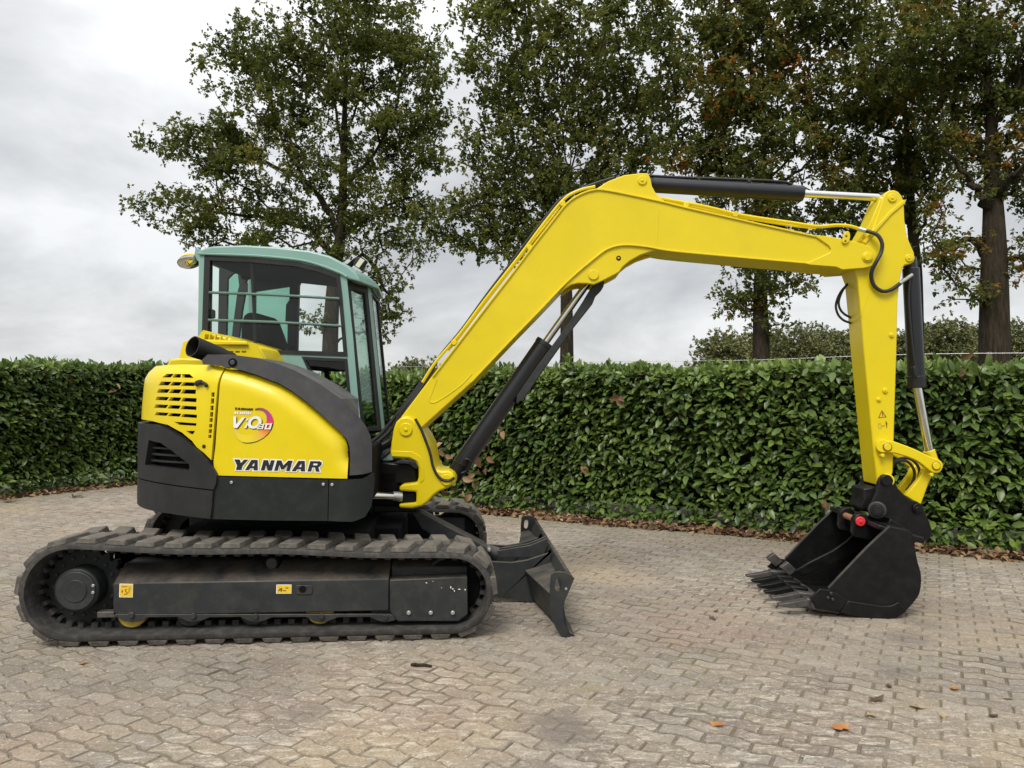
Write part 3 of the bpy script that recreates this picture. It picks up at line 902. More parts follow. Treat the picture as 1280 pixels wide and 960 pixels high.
weed(12, 628, 0.12, 0.09, 50, "pale grass tuft at the left edge under the hedge")
weed(1232, 697, 0.06, 0.10, 14, "tiny broad-leaved seedling on the pavement edge right of the bucket")
weed(878, 655, 0.10, 0.12, 12, "broad laurel sucker growing out onto the paving right of the boom", True)

# ---- barbed wire fence behind the hedge
fence = empty("wire_fence", tuple(AB(2.0, -1.75)))
tag(fence, "barbed wire fence running just above the top of the hedge", "fence")
FL = np.array(fence.location)
def fence_pt(px, py, b=-1.75):
    d = ray(px, py); nn = np.array([*E2, 0.0]); p0 = AB(0, b)
    return CAM + d * (((p0 - CAM) @ nn) / (d @ nn))
wz = np.mean([fence_pt(*p)[2] for p in ((610, 456.5), (866, 450), (1059, 446), (1279, 442))])
bm = bmesh.new()
wp = []
for i, a in enumerate(np.arange(-8, 13, 0.7)):
    wp.append(AB(a, -1.75, wz + 0.012 * math.sin(a * 1.7)) - FL)
add_tube(bm, wp, 0.0028, 5, 3)
bm_obj("wire", bm, M['bolt'], fence)
bm = bmesh.new()
add_tube(bm, [p - np.array([0, 0, 0.30]) for p in wp], 0.0028, 5, 3)
bm_obj("wire", bm, M['bolt'], fence)
bm = bmesh.new()
for a in np.arange(-8, 13, 0.13):
    p = AB(a, -1.75, wz + 0.012 * math.sin(a * 1.7)) - FL
    add_cyl(bm, p - np.array([0.004, 0.0, 0.014]), p + np.array([0.004, 0, 0.014]), 0.0022, seg=4)
tag(bm_obj("barb", bm, M['bolt'], fence), kind='stuff')
for a in (-6.6, -2.6, 1.35, 5.4, 9.4):
    p = AB(a, -1.82) - FL
    bm = bmesh.new(); add_cyl(bm, p + np.array([0, 0, -0.1]), p + np.array([0, 0, wz + 0.02]), 0.035, 0.03, 10)
    bm_obj("post", bm, M['wood'], fence, 0.006)

# ================================================================== TREES
ROW = 17.7        # tree row: camera depth z = ROW - 0.574 * x
RIGHT = np.array([math.cos(YAW), -math.sin(YAW), 0]); FWD = np.array([math.sin(YAW), math.cos(YAW), 0])
def cam_pt(px, py, depth):
    """point seen at a pixel, at a horizontal distance 'depth' along the view"""
    d = ray(px, py)
    return CAM + d * depth / (d @ FWD)
OAK = leaf_template(0.115, 0.078, 0.35, 0.25, rows=(0, 0.55, 1.0), prof=(0.10, 0.5, 0.08))
def tree(name, label, trunk_px, depth, dia, blobs, mat, n_tip, leaves_per, seed, group, leaf_scale=1.0, spread=0.30, limb_k=0.35, limbs=(), cat="tree"):
    r = np.random.default_rng(seed)
    pts = [cam_pt(x, y, depth) for x, y in trunk_px]
    base = pts[0].copy(); base[2] = -0.08
    pts[0] = base
    root = empty(name, tuple(base))
    tag(root, label, cat, group)
    trunk = catmull([p - base for p in pts], 6)
    nodes = [p for p in trunk]; par = list(range(-1, len(trunk) - 1))
    plen = [0.0]
    for i in range(1, len(nodes)):
        plen.append(plen[-1] + np.linalg.norm(nodes[i] - nodes[i - 1]))
    n_tr = len(nodes)
    # main limbs read from the photograph, each a part of its own
    limb_nodes = []
    for lp in limbs:
        off = r.uniform(-1.1, 1.1)
        q = []
        for i, (x, y) in enumerate(lp):
            q.append(cam_pt(x, y, depth + off * i / (len(lp) - 1)) - base)
        j = int(np.argmin([np.linalg.norm(t - q[0]) for t in trunk]))
        q[0] = np.array(trunk[j])
        q = catmull(q, 5)
        rj = max(0.035, dia * 0.5 * (1 - 0.92 * (j / (n_tr - 1)) ** 1.25)) * 0.48
        bm = bmesh.new()
        add_tube(bm, [p + (r.normal(0, 0.03, 3) if 0 < i < len(q) - 1 else 0) for i, p in enumerate(q)], [max(0.014, rj * (1 - 0.8 * i / len(q))) for i in range(len(q))], 9, 0)
        bm_obj("limb", bm, M['bark'], root)
        for i in range(1, len(q)):
            limb_nodes.append((q[i], j if i == 1 else -1, plen[j] + 0.3 * i))
    first = max(2, int(n_tr * 0.18))
    A = []
    blobs = [(x, y, rx, ry, w * (0.55 if y < 30 else 1.0)) for x, y, rx, ry, w in blobs]
    tot = sum(b[2] * b[3] * b[4] for b in blobs)
    for (x, y, rx, ry, w) in blobs:
        c = cam_pt(x, y, depth) - base
        m = max(3, int(n_tip * rx * ry * w / tot))
        v = r.normal(0, 1, (m, 3)); v /= np.linalg.norm(v, axis=1, keepdims=True)
        v *= r.uniform(0.05, 1.0, m)[:, None] ** 0.42
        sx, sy = rx * depth / FPX, ry * depth / FPX
        sd = min(0.5 * (sx + sy) * 1.05, 3.2)
        A.append(c[None] + RIGHT[None] * (v[:, 0] * sx)[:, None] + FWD[None] * (v[:, 1] * sd)[:, None] + np.array([0, 0, 1.0])[None] * (v[:, 2] * sy)[:, None])
    A = np.vstack(A)
    order = np.argsort(np.linalg.norm(A - trunk[first], axis=1))
    NB = np.zeros((len(A) * 14 + n_tr + len(limb_nodes), 3)); PLN = np.zeros(len(NB)); cnt = n_tr
    NB[:n_tr] = nodes; PLN[:n_tr] = plen
    for (q, j, pl_) in limb_nodes:
        NB[cnt] = q; PLN[cnt] = pl_; par.append(j if j >= 0 else cnt - 1); cnt += 1
    n_lm = cnt
    allowed_lo = first
    tips = []
    for i in order:
        p = A[i]
        d = np.linalg.norm(NB[allowed_lo:cnt] - p, axis=1)
        rise = np.clip(NB[allowed_lo:cnt, 2] - p[2] + 0.15 * d, 0, None)
        cost = d + limb_k * 0.35 * PLN[allowed_lo:cnt] + 0.9 * rise
        j = int(np.argmin(cost)) + allowed_lo
        q = NB[j]; L = np.linalg.norm(p - q)
        k = min(12, max(1, int(L / 0.32)))
        prev = j
        # limbs leave upward and sag outward
        bend = np.array([0, 0, 0.10 * L]) + r.normal(0, 0.05 * L, 3)
        for s in range(1, k + 1):
            t = s / k
            NB[cnt] = q + (p - q) * t + bend * math.sin(math.pi * t) + (r.normal(0, 0.028, 3) if s < k else 0)
            PLN[cnt] = PLN[prev] + L / k
            par.append(prev); prev = cnt; cnt += 1
        tips.append(prev)
    # radii from the tips down
    acc = np.zeros(cnt); rad = np.zeros(cnt)
    EXP = 2.35
    kids = np.zeros(cnt, int)
    for i in range(cnt - 1, 0, -1):
        if kids[i] == 0: acc[i] = 0.010 ** EXP
        rad[i] = acc[i] ** (1 / EXP)
        acc[par[i]] += acc[i]; kids[par[i]] += 1
    sB = dia * 0.5 / max(acc[1] ** (1 / EXP), 1e-6)
    # branch mesh
    I = np.arange(n_lm, cnt); Pp = np.array(par)[I]
    p0, p1 = NB[Pp], NB[I]
    r1 = np.minimum(np.maximum(rad[I], 0.006), dia * 0.30); r0 = np.minimum(np.maximum(rad[Pp], 0.006), r1 * 1.35)
    d = p1 - p0; d /= np.linalg.norm(d, axis=1, keepdims=True) + 1e-9
    u = np.cross(d, np.array([0.31, 0.52, 0.8])[None]); u /= np.linalg.norm(u, axis=1, keepdims=True) + 1e-9
    v = np.cross(d, u)
    sg = 5
    ang = np.arange(sg) * 2 * math.pi / sg
    ring = lambda c, rr: c[:, None, :] + rr[:, None, None] * (np.cos(ang)[None, :, None] * u[:, None, :] + np.sin(ang)[None, :, None] * v[:, None, :])
    p0e = p0 - d * 0.01
    V = np.concatenate([ring(p0e, r0), ring(p1, r1)], axis=1).reshape(-1, 3)
    k = np.arange(sg); kj = (k + 1) % sg
    fq = np.stack([k, kj, sg + kj, sg + k], axis=1)
    Fb = (fq[None] + (np.arange(len(I)) * 2 * sg)[:, None, None]).reshape(-1, 4)
    me = fast_mesh("branches", V, Fb, M['bark'], smooth=True)
    tag(mesh_obj("branches", me, root), kind='stuff')
    # trunk
    bm = bmesh.new()
    rr = []
    for i in range(n_tr):
        t = i / (n_tr - 1)
        h = trunk[i][2]
        flare = 1 + 0.55 * math.exp(-max(h, 0) / 0.35)
        rr.append(max(0.012, dia * 0.5 * (1 - 0.92 * t ** 1.25) * flare))
    rings = []
    for i, p in enumerate(trunk):
        rings.append([bm.verts.new((p[0] + rr[i] * math.cos(a) * (1 + 0.07 * math.sin(a * 3 + i * .3)), p[1] + rr[i] * math.sin(a) * (1 + 0.07 * math.cos(a * 4 + i * .2)), p[2])) for a in np.linspace(0, 2 * math.pi, 18, endpoint=False)])
    for a, b in zip(rings[:-1], rings[1:]):
        for q in range(18):
            bm.faces.new((a[q], a[(q + 1) % 18], b[(q + 1) % 18], b[q]))
    bm_obj("trunk", bm, M['bark'], root)
    # crown: sprays of leaves round every twig tip and along the last stretch
    tips = np.array(tips)
    tp = NB[tips]; tq = NB[np.array(par)[tips]]
    nl = len(tips) * leaves_per
    w = np.repeat(np.arange(len(tips)), leaves_per)
    f = r.uniform(-0.2, 1.15, nl)
    # leaves stand in rosettes at the ends of short twiglets, as an oak's do
    per = 9
    nr = (nl + per - 1) // per
    wr = np.repeat(np.arange(len(tips)), (leaves_per + per - 1) // per + 1)[:nr] if False else r.integers(0, len(tips), nr)
    fr_ = r.uniform(-0.2, 1.15, nr)
    cen_ = tq[wr] + (tp[wr] - tq[wr]) * fr_[:, None] + np.clip(r.normal(0, 1, (nr, 3)), -1.8, 1.8) * np.array([spread, spread, spread * 0.65])[None]
    ax0 = r.normal(0, 1, (nr, 3)); ax0[:, 2] = np.abs(ax0[:, 2]) * 0.4
    ri = np.repeat(np.arange(nr), per)[:nl]
    w = wr[ri]
    D = r.normal(0, 0.75, (nl, 3)) + ax0[ri] * 0.55 + np.array([0, 0, -0.15])[None]
    D /= np.linalg.norm(D, axis=1, keepdims=True)
    pos = cen_[ri] + D * r.uniform(0.0, 0.045, nl)[:, None]
    Uv = np.array([0, 0, 1.0])[None] + r.normal(0, 0.45, (nl, 3))
    R = orient(D, Uv)
    tw = r.normal(0.0, 0.13, len(tips))
    tint = np.clip(0.47 + tw[w] + r.normal(0, 0.11, nr)[ri] + r.normal(0, 0.07, nl), 0, 1)
    W, Fs = scatter(OAK, pos, R, r.uniform(0.7, 1.25, nl) * leaf_scale)
    me = fast_mesh("crown", W, Fs, mat, tint=np.repeat(tint, 4))
    mesh_obj("crown", me, root)
    return root

TG = "oak trees in a row behind the hedge"
def dep(px):
    s = (px - 640) / FPX
    return ROW / (1 + 0.574 * s)
tree("oak_tree", "wide spreading green oak behind the cab at left", [(409, 520), (412, 440), (417, 360), (425, 300), (429, 220), (431, 130), (433, 60)], dep(415), 0.46,
     [(430, -60, 130, 110, 1), (400, 60, 105, 80, 1.1), (325, 105, 75, 62, 1), (480, 85, 80, 100, 1), (262, 180, 62, 42, 1), (205, 172, 42, 16, 0.9), (355, 205, 110, 70, 1.15), (490, 205, 70, 75, 1),
      (225, 255, 55, 26, 0.9), (185, 262, 22, 26, 0.7), (320, 282, 85, 36, 1), (430, 290, 60, 45, 0.9), (510, 280, 45, 45, 0.8), (480, 350, 38, 40, 0.7), (500, 405, 34, 34, 0.6), (540, 70, 25, 60, 0.7), (250, 285, 50, 25, 0.7), (395, 420, 12, 40, 0.4), (535, 180, 35, 50, 0.8), (540, 130, 30, 40, 0.7)],
     M['oak_green'], 720, 140, 101, TG, 0.74, 0.21,
     limbs=[[(424, 300), (402, 250), (365, 200), (338, 130), (330, 70)], [(420, 330), (385, 285), (325, 272), (265, 264), (220, 266)], [(424, 290), (395, 240), (330, 200), (265, 186), (215, 176)], [(428, 235), (468, 190), (498, 120), (510, 50)],
            [(423, 300), (470, 265), (530, 238)], [(430, 210), (418, 120), (400, 30)], [(431, 170), (455, 100), (470, 10)], [(433, 70), (436, 0), (440, -90)], [(419, 345), (455, 320), (480, 360), (490, 400)]])
tree("oak_tree", "tall multi-stemmed green oak behind the elbow of the boom", [(707, 520), (708, 440), (708, 350), (709, 300), (711, 250), (712, 205)], dep(708), 0.34,
     [(700, -40, 130, 110, 1), (640, 70, 75, 80, 1), (745, 80, 95, 90, 1.0), (625, 180, 58, 62, 1), (710, 190, 90, 75, 1.0), (795, 155, 50, 75, 0.9), (605, 255, 55, 40, 1), (555, 280, 42, 40, 0.9), (640, 300, 42, 40, 0.9), (700, 280, 60, 60, 0.9), (590, 20, 30, 50, 0.7), (590, 320, 25, 22, .7)],
     M['oak_green'], 590, 108, 102, TG, 0.73, 0.20,
     limbs=[[(711, 255), (690, 170), (668, 90), (655, 0)], [(711, 230), (704, 160), (700, 60), (700, -40)], [(711, 240), (726, 160), (745, 85), (765, 15)], [(711, 262), (680, 215), (645, 185), (618, 165)],
            [(711, 262), (750, 215), (790, 165), (815, 120)], [(710, 285), (660, 262), (600, 255), (558, 275)], [(711, 225), (716, 150), (724, 50)]])
tree("oak_tree", "dark oak turning orange behind the long cylinder on the boom", [(951, 520), (951, 440), (950, 370), (953, 280), (955, 200), (956, 110)], dep(950), 0.37,
     [(910, -30, 130, 100, 1), (875, 95, 85, 80, 1), (965, 60, 80, 80, 1), (950, 160, 80, 75, 1.1), (862, 190, 52, 45, 0.9), (940, 240, 75, 50, 1), (940, 345, 42, 45, 0.9), (985, 300, 45, 45, 0.9), (912, 375, 20, 30, 0.6), (1010, 350, 30, 20, 0.6), (960, 405, 25, 16, .6)],
     M['oak_autumn'], 560, 100, 103, TG, 0.65, 0.19,
     limbs=[[(953, 240), (991, 220), (1018, 192), (1055, 124), (1087, 69)], [(955, 175), (920, 125), (893, 70), (880, 0)], [(956, 120), (966, 60), (975, -20)], [(954, 215), (905, 190), (862, 188)], [(951, 340), (985, 312), (1012, 325)], [(956, 115), (930, 40), (920, -30)]])
tree("oak_tree", "slender oak with a brownish crown behind the arm", [(1146, 520), (1146, 430), (1145, 340), (1140, 280), (1136, 200), (1130, 120), (1122, 60)], dep(1145) + 1.2, 0.27,
     [(1090, -20, 110, 90, 1), (1060, 110, 75, 75, 1), (1130, 120, 70, 80, 1), (1050, 200, 55, 50, 1), (1110, 220, 70, 60, 1.1), (1165, 190, 45, 55, 0.9), (1040, 270, 38, 36, 0.9), (1085, 290, 35, 30, 0.8), (1165, 270, 25, 25, .6), (1025, 40, 40, 50, .7)],
     M['oak_autumn'], 420, 96, 104, TG, 0.65, 0.185,
     limbs=[[(1141, 290), (1115, 235), (1080, 205), (1050, 200)], [(1143, 305), (1163, 262), (1176, 225)], [(1136, 200), (1102, 125), (1078, 50)], [(1133, 160), (1150, 90), (1160, 20)], [(1143, 320), (1100, 290), (1060, 270)]])
tree("oak_tree", "thick trunked oak with orange tinges at the right edge", [(1244, 520), (1243, 430), (1242, 340), (1242, 270), (1240, 200), (1238, 130), (1232, 70)], dep(1243), 0.52,
     [(1210, -20, 120, 90, 1), (1160, 70, 70, 60, 1), (1255, 75, 80, 65, 1), (1215, 150, 60, 50, 0.8), (1290, 190, 55, 80, 0.9), (1195, 245, 35, 28, 0.7), (1190, 310, 36, 40, 0.8), (1195, 368, 20, 20, 0.6), (1270, 330, 28, 34, 0.7), (1330, 260, 50, 90, 0.8), (1350, 60, 80, 110, .8)],
     M['oak_autumn'], 460, 100, 105, TG, 0.61, 0.18,
     limbs=[[(1240, 215), (1214, 172), (1193, 150), (1190, 110), (1179, 69), (1158, 0)], [(1241, 270), (1222, 242), (1206, 220), (1176, 183)], [(1240, 165), (1268, 110), (1280, 50)], [(1241, 250), (1265, 225), (1295, 190)], [(1239, 150), (1225, 90), (1203, 20)], [(1242, 330), (1215, 300), (1192, 305)]])
# ---- distant tree line
FG = "distant trees on the horizon beyond the field"
far_specs = [(905, 60, 36, 36, "rounded distant tree left of the dark oak trunk", 1), (992, 66, 34, 44, "distant tree just right of the dark oak trunk", 2), (1030, 70, 28, 40, "distant tree seen just left of the arm", 3),
             (1062, 62, 22, 40, "thin pale distant tree half hidden by the arm", 4), (1140, 68, 24, 44, "distant tree showing just right of the arm", 5), (1183, 64, 30, 50, "distant tree left of the thick oak trunk at right", 6),
             (1218, 72, 24, 46, "distant tree touching the thick oak trunk at right", 7), (1275, 66, 30, 48, "distant tree at the right edge of the picture", 8), (955, 74, 34, 38, "distant tree mostly hidden behind the dark oak trunk", 9)]
for (px, dp_, rx, hh, lab, sd) in far_specs:
    topy = 497 - (hh + 50)
    tree("far_tree", lab, [(px, 505), (px + 1, 470), (px, topy + 12)], dp_, 0.5,
         [(px, topy + 36, rx, 34, 1), (px - rx * 0.4, topy + 62, rx * 0.8, 26, 1), (px + rx * 0.4, topy + 58, rx * 0.8, 28, 1), (px, topy + 85, rx * 0.9, 20, .8)],
         M['far_leaf_hazed'], 380, 75, 200 + sd, FG, 1.9, 0.55)
tree("far_tree", "low dark distant treetop right of the cab", [(515, 505), (515, 480), (515, 458)], 75, 0.4,
     [(515, 462, 34, 12, 1), (500, 475, 40, 14, 1), (540, 474, 30, 12, 1)], M['far_leaf_hazed'], 180, 60, 231, FG, 2.1, 0.5)

# ================================================================== EXCAVATOR
EX = empty("excavator", (SC[0], SC[1], 0))
tag(EX, "yellow and black crawler excavator with pale green cab, its bucket resting on the paving", "excavator")
TH = SWING
def P3(xz, lat):
    return (xz[0], lat, xz[1])
def sp_prism(name, pts, l0, l1, mat, parent=EX, ref=None, bevel=0.006, segs=2):
    """upper-body prism from photo points measured on the plane 'ref' (default its near face)"""
    return prism_obj(name, SP(l0 if ref is None else ref, pts), l0, l1, mat, parent, bevel, segs, rot=TH if parent is EX else 0)
def s_tube(name, pts, r, mat, parent=EX, seg=10):
    """pts: (px, py, lat)"""
    return tube_obj(name, [P3(S(a, b, c), c) for a, b, c in pts], r, mat, parent, rot=TH if parent is EX else 0, seg=seg)
def s_cyl(name, a, b, r, mat, parent=EX, bevel=0.004, seg=28):
    return cyl_obj(name, P3(S(*a), a[2]), P3(S(*b), b[2]), r, mat, parent, bevel, seg, rot=TH if parent is EX else 0)
def s_pin(name, px, py, l0, l1, r, mat, parent):
    x, z = S(px, py, l0)
    return cyl_obj(name, (x, l0, z), (x, l1, z), r, mat, parent, 0.004, 24, rot=TH if parent is EX else 0)

# ------------------------------------------------------------------ tracks
TR, TXR, TXF, TZ = 0.285, -1.035, 1.163, 0.318
TRF = 0.243; TZF = TZ - TR + TRF           # the front bend (idler) is smaller than the sprocket bend
def belt_path():
    pts = []
    for t in np.linspace(math.pi * 1.5, math.pi * 0.5, 17):          # rear bend, bottom to top (clockwise seen from the right)
        pts.append((TXR + TR * math.cos(t), TZ + TR * math.sin(t)))
    nx = 22
    for i in range(1, nx):
        x = TXR + (TXF - TXR) * i / nx
        u = (x - TXR) / (TXF - TXR)
        sag = -0.016 * math.sin(math.pi * min(1, u / 0.55)) ** 2 if u < 0.55 else -0.010 * math.sin(math.pi * (u - 0.55) / 0.45) ** 2
        pts.append((x, TZ + TR + (TZF + TRF - TZ - TR) * u + sag))
    for t in np.linspace(math.pi * 0.5, -math.pi * 0.5, 17):
        pts.append((TXF + TRF * math.cos(t), TZF + TRF * math.sin(t)))
    for i in range(1, nx):
        x = TXF + (TXR - TXF) * i / nx
        pts.append((x, TZ - TR))
    return np.array(pts)
BP = belt_path()
seglen = np.linalg.norm(np.roll(BP, -1, 0) - BP, axis=1)
cum = np.r_[0, np.cumsum(seglen)]
PER = cum[-1]
def belt_at(s):
    s = s % PER
    i = int(np.searchsorted(cum, s, side='right') - 1)
    i = min(i, len(BP) - 1)
    t = (s - cum[i]) / seglen[i]
    a, b = BP[i], BP[(i + 1) % len(BP)]
    p = a + (b - a) * t
    d = (b - a) / seglen[i]
    return p, d, np.array([-d[1], d[0]])          # outward normal (path runs clockwise)
def belt_pt(s, lat, out):
    p, d, nrm = belt_at(s)
    q = p + nrm * out
    return (q[0], lat, q[1])
NL = 37
def lug_mesh(l0, l1, s, skew):
    """one tread lug: a chamfered block laid across half of the belt"""
    bm = bmesh.new()
    w0, w1, h = 0.060, 0.046, 0.030
    lo, hi = [], []
    for (lat, sk) in ((l0, 0.0), (l1, skew)):
        lo.append([belt_pt(s + sk - w0, lat, -0.002), belt_pt(s + sk + w0, lat, -0.002)])
        inset = 0.010 * (1 if lat == l0 else -1)
        hi.append([belt_pt(s + sk - w1, lat + inset, h), belt_pt(s + sk + w1, lat + inset, h)])
    q = [bm.verts.new(v) for v in (lo[0][0], lo[0][1], lo[1][1], lo[1][0], hi[0][0], hi[0][1], hi[1][1], hi[1][0])]
    for f in ((0, 3, 2, 1), (4, 5, 6, 7), (0, 1, 5, 4), (1, 2, 6, 5), (2, 3, 7, 6), (3, 0, 4, 7)):
        bm.faces.new([q[i] for i in f])
    return bm
def make_track(lat_out, lat_in):
    sgn = 1 if lat_in > lat_out else -1
    W = abs(lat_in - lat_out)
    bm = bmesh.new()
    K = 150
    # belt section: (lateral from outer edge, outward offset), closed
    sec = [(0.0, -0.034), (0.0, -0.012), (0.012, 0.0), (W - 0.012, 0.0), (W, -0.012), (W, -0.034), (W * 0.72, -0.044), (W * 0.28, -0.044)]
    rings = []
    for i in range(K):
        s = PER * i / K
        rings.append([bm.verts.new(belt_pt(s, lat_out + sgn * u, o)) for u, o in sec])
    for i in range(K):
        a, b = rings[i], rings[(i + 1) % K]
        for k in range(len(sec)):
            j = (k + 1) % len(sec)
            bm.faces.new((a[k], a[j], b[j], b[k]))
    # drive lugs on the inside
    for i in range(NL * 2):
        s = PER * i / (NL * 2)
        for (u0, u1) in ((0.30, 0.40), (0.60, 0.70)):
            q = []
            for o in (-0.042, -0.074):
                for (uu, ds) in ((u0, -0.018), (u1, -0.018), (u1, 0.018), (u0, 0.018)):
                    q.append(bm.verts.new(belt_pt(s + ds, lat_out + sgn * W * uu, o)))
            for f in ((4, 5, 6, 7), (0, 1, 5, 4), (1, 2, 6, 5), (2, 3, 7, 6), (3, 0, 4, 7)):
                bm.faces.new([q[i2] for i2 in f])
    belt = bm_obj("rubber_track", bm, M['rubber'], EX, angle=50)
    for i in range(NL):
        s = PER * i / NL
        b1 = lug_mesh(lat_out + sgn * 0.004, lat_out + sgn * W * 0.52, s, 0.035)
        bm_obj("lug", b1, M['lug'], belt, 0.005, 1)
        b2 = lug_mesh(lat_out + sgn * W * 0.50, lat_out + sgn * (W - 0.004), s + PER / NL * 0.5, -0.035)
        bm_obj("lug", b2, M['lug'], belt, 0.005, 1)
    return belt
make_track(-1.135, -0.685)
make_track(1.135, 0.685)

def make_frame(side):
    """track frame with rollers, sprocket and idler; side -1 = near (right-hand) track"""
    LF = -1.075                                     # lateral of the cover plate (near side); mirrored for the far one
    m = 1 if side < 0 else -1
    def lat(v): return v * m
    root = None
    bm = bmesh.new()
    x0, z0 = U(141, 770, LF); x1, _ = U(486, 776, LF)
    _, zt = U(300, 727, LF)
    zb = z0
    sect = [(LF, zb), (LF, zt), (LF + 0.02, zt + 0.012), (LF + 0.16, zt + 0.085), (-0.72, zt + 0.085), (-0.72, zb)]
    if side > 0:
        sect = [(-a, b) for a, b in sect]
    def extr(bm, xs0, xs1, sec):
        a = [bm.verts.new((xs0, l, z)) for l, z in sec]; b = [bm.verts.new((xs1, l, z)) for l, z in sec]
        bm.faces.new(a); bm.faces.new(b[::-1])
        for i in range(len(sec)):
            j = (i + 1) % len(sec)
            bm.faces.new((a[i], b[i], b[j], a[j]))
    extr(bm, x0, x1, sect)
    frame = bm_obj("track_frame", bm, M['steel'], EX, 0.006)
    # idler guard: the front length of the frame, a bit proud, with a cut corner
    pts = UP(LF - 0.012, [(487, 725), (584, 721), (585, 768), (573, 777), (497, 777), (487, 764)])
    prism_obj("idler_guard", pts, lat(LF - 0.012), lat(LF + 0.10), M['steel'], frame, 0.006)
    xg0, xg1 = pts[0][0], pts[1][0]
    sect2 = [(LF + 0.101, zb + 0.05), (LF + 0.101, zt + 0.045), (LF + 0.17, zt + 0.08), (-0.75, zt + 0.08), (-0.75, zb + 0.05)]
    if side > 0:
        sect2 = [(-a, b) for a, b in sect2]
    bm = bmesh.new(); extr(bm, xg0, xg1, sect2); bm_obj("guard_top", bm, M['steel'], frame, 0.005)
    # lower scalloped lip with a boss at each roller axle
    lip = [(143, 768), (143, 771)]
    for c in (165, 242, 320, 402, 482):
        lip += [(c - 20, 771.5), (c - 9, 776.5), (c, 778), (c + 9, 776.5), (c + 20, 772)]
    lip += [(486, 768)]
    lipq = [U(a, b, LF - 0.004) for a, b in lip]
    prism_obj("frame_lip", lipq, lat(LF - 0.004), lat(LF + 0.03), M['steel'], frame, 0.003)
    for c, y in ((165, 768.5), (242, 769.5), (320, 770), (402, 770), (482, 771)):
        bx, bz = U(c, y, LF)
        cyl_obj("axle_bolt", (bx, lat(LF - 0.018), bz), (bx, lat(LF), bz), 0.017, M['steel'], frame, 0.003, 12)
    for c in (511, 538.5, 566):
        bx, bz = U(c, 765.5, LF - 0.012)
        cyl_obj("axle_bolt", (bx, lat(LF - 0.026), bz), (bx, lat(LF - 0.012), bz), 0.013, M['bolt'], frame, 0.003, 10)
    for i, c in enumerate((170, 242, 320, 402, 482)):
        bx, _ = U(c, 770, LF + 0.1)
        mt = M['yellow_dull'] if (i in (0, 3) and side < 0) else M['steel']
        o = cyl_obj("roller", (bx, lat(LF + 0.035), 0.165), (bx, lat(-0.78), 0.165), 0.083, mt, frame, 0.008, 28)
        if i in (0, 3) and side < 0:
            o["label"] = "yellow painted roller"
        cyl_obj("roller_flange", (bx, lat(LF + 0.10), 0.165), (bx, lat(LF + 0.125), 0.165), 0.096, M['dark'], frame, 0.004, 28)
    # carrier roller under the sagging top run
    bx, bz = U(340, 704, LF + 0.10)
    cyl_obj("carrier_roller", (bx, lat(LF + 0.10), bz), (bx, lat(-0.76), bz), 0.045, M['dark'], frame, 0.006, 24)
    cyl_obj("roller_cap", (bx, lat(LF + 0.085), bz), (bx, lat(LF + 0.10), bz), 0.034, M['steel'], frame, 0.004, 20)
    # sprocket at the rear
    sx, sz = TXR + 0.005, TZ
    bm = bmesh.new()
    T = 21
    rim = []
    for i in range(T * 4):
        t = 2 * math.pi * i / (T * 4)
        rim.append((0.236 if i % 4 in (0, 1) else 0.208, t))
    a = [bm.verts.new((sx + r_ * math.cos(t), lat(-0.96), sz + r_ * math.sin(t))) for r_, t in rim]
    b = [bm.verts.new((sx + r_ * math.cos(t), lat(-0.90), sz + r_ * math.sin(t))) for r_, t in rim]
    bm.faces.new(a); bm.faces.new(b[::-1])
    for i in range(len(rim)):
        j = (i + 1) % len(rim); bm.faces.new((a[i], b[i], b[j], a[j]))
    spr = bm_obj("sprocket", bm, M['skirt'], EX, 0.003, 1)
    cyl_obj("drive_motor", (sx + 0.01, lat(-1.085), sz + 0.0), (sx + 0.01, lat(-0.90), sz), 0.128, M['skirt'], spr, 0.012, 40)
    cyl_obj("motor_cover", (sx + 0.01, lat(-1.094), sz), (sx + 0.01, lat(-1.085), sz), 0.112, M['steel'], spr, 0.005, 40)
    cyl_obj("motor_boss", (sx + 0.01, lat(-1.100), sz), (sx + 0.01, lat(-1.094), sz), 0.066, M['steel'], spr, 0.004, 36)
    for i in range(16):
        t = 2 * math.pi * i / 16
        cyl_obj("sprocket_bolt", (sx + 0.172 * math.cos(t), lat(-0.972), sz + 0.172 * math.sin(t)), (sx + 0.172 * math.cos(t), lat(-0.958), sz + 0.172 * math.sin(t)), 0.012, M['steel'], spr, 0.002, 6)
    for dz in (0.02, -0.02):
        cyl_obj("drain_plug", (sx + 0.11, lat(-1.098), sz + 0.01 + dz), (sx + 0.11, lat(-1.085), sz + 0.01 + dz), 0.010, M['bolt'], spr, 0.002, 6)
    # idler at the front
    ix = TXF - 0.005
    idl = cyl_obj("idler", (ix, lat(-0.95), TZF), (ix, lat(-0.87), TZF), 0.194, M['skirt'], EX, 0.01, 48)
    cyl_obj("idler_rim", (ix, lat(-0.965), TZF), (ix, lat(-0.95), TZF), 0.17, M['dark'], idl, 0.006, 48)
    cyl_obj("idler_hub", (ix, lat(-1.02), TZF), (ix, lat(-0.95), TZF), 0.06, M['steel'], idl, 0.006, 28)
    # scraper bar by the sprocket
    bx, bz = U(132, 768, LF)
    bm = bmesh.new(); add_box(bm, bx - 0.05, bx + 0.06, min(lat(LF), lat(LF + 0.06)), max(lat(LF), lat(LF + 0.06)), bz - 0.02, bz + 0.015)
    bm_obj("frame_end_stub", bm, M['bare'] if side < 0 else M['steel'], frame, 0.004)
    return frame, LF
frameR, LFR = make_frame(-1)
make_frame(1)
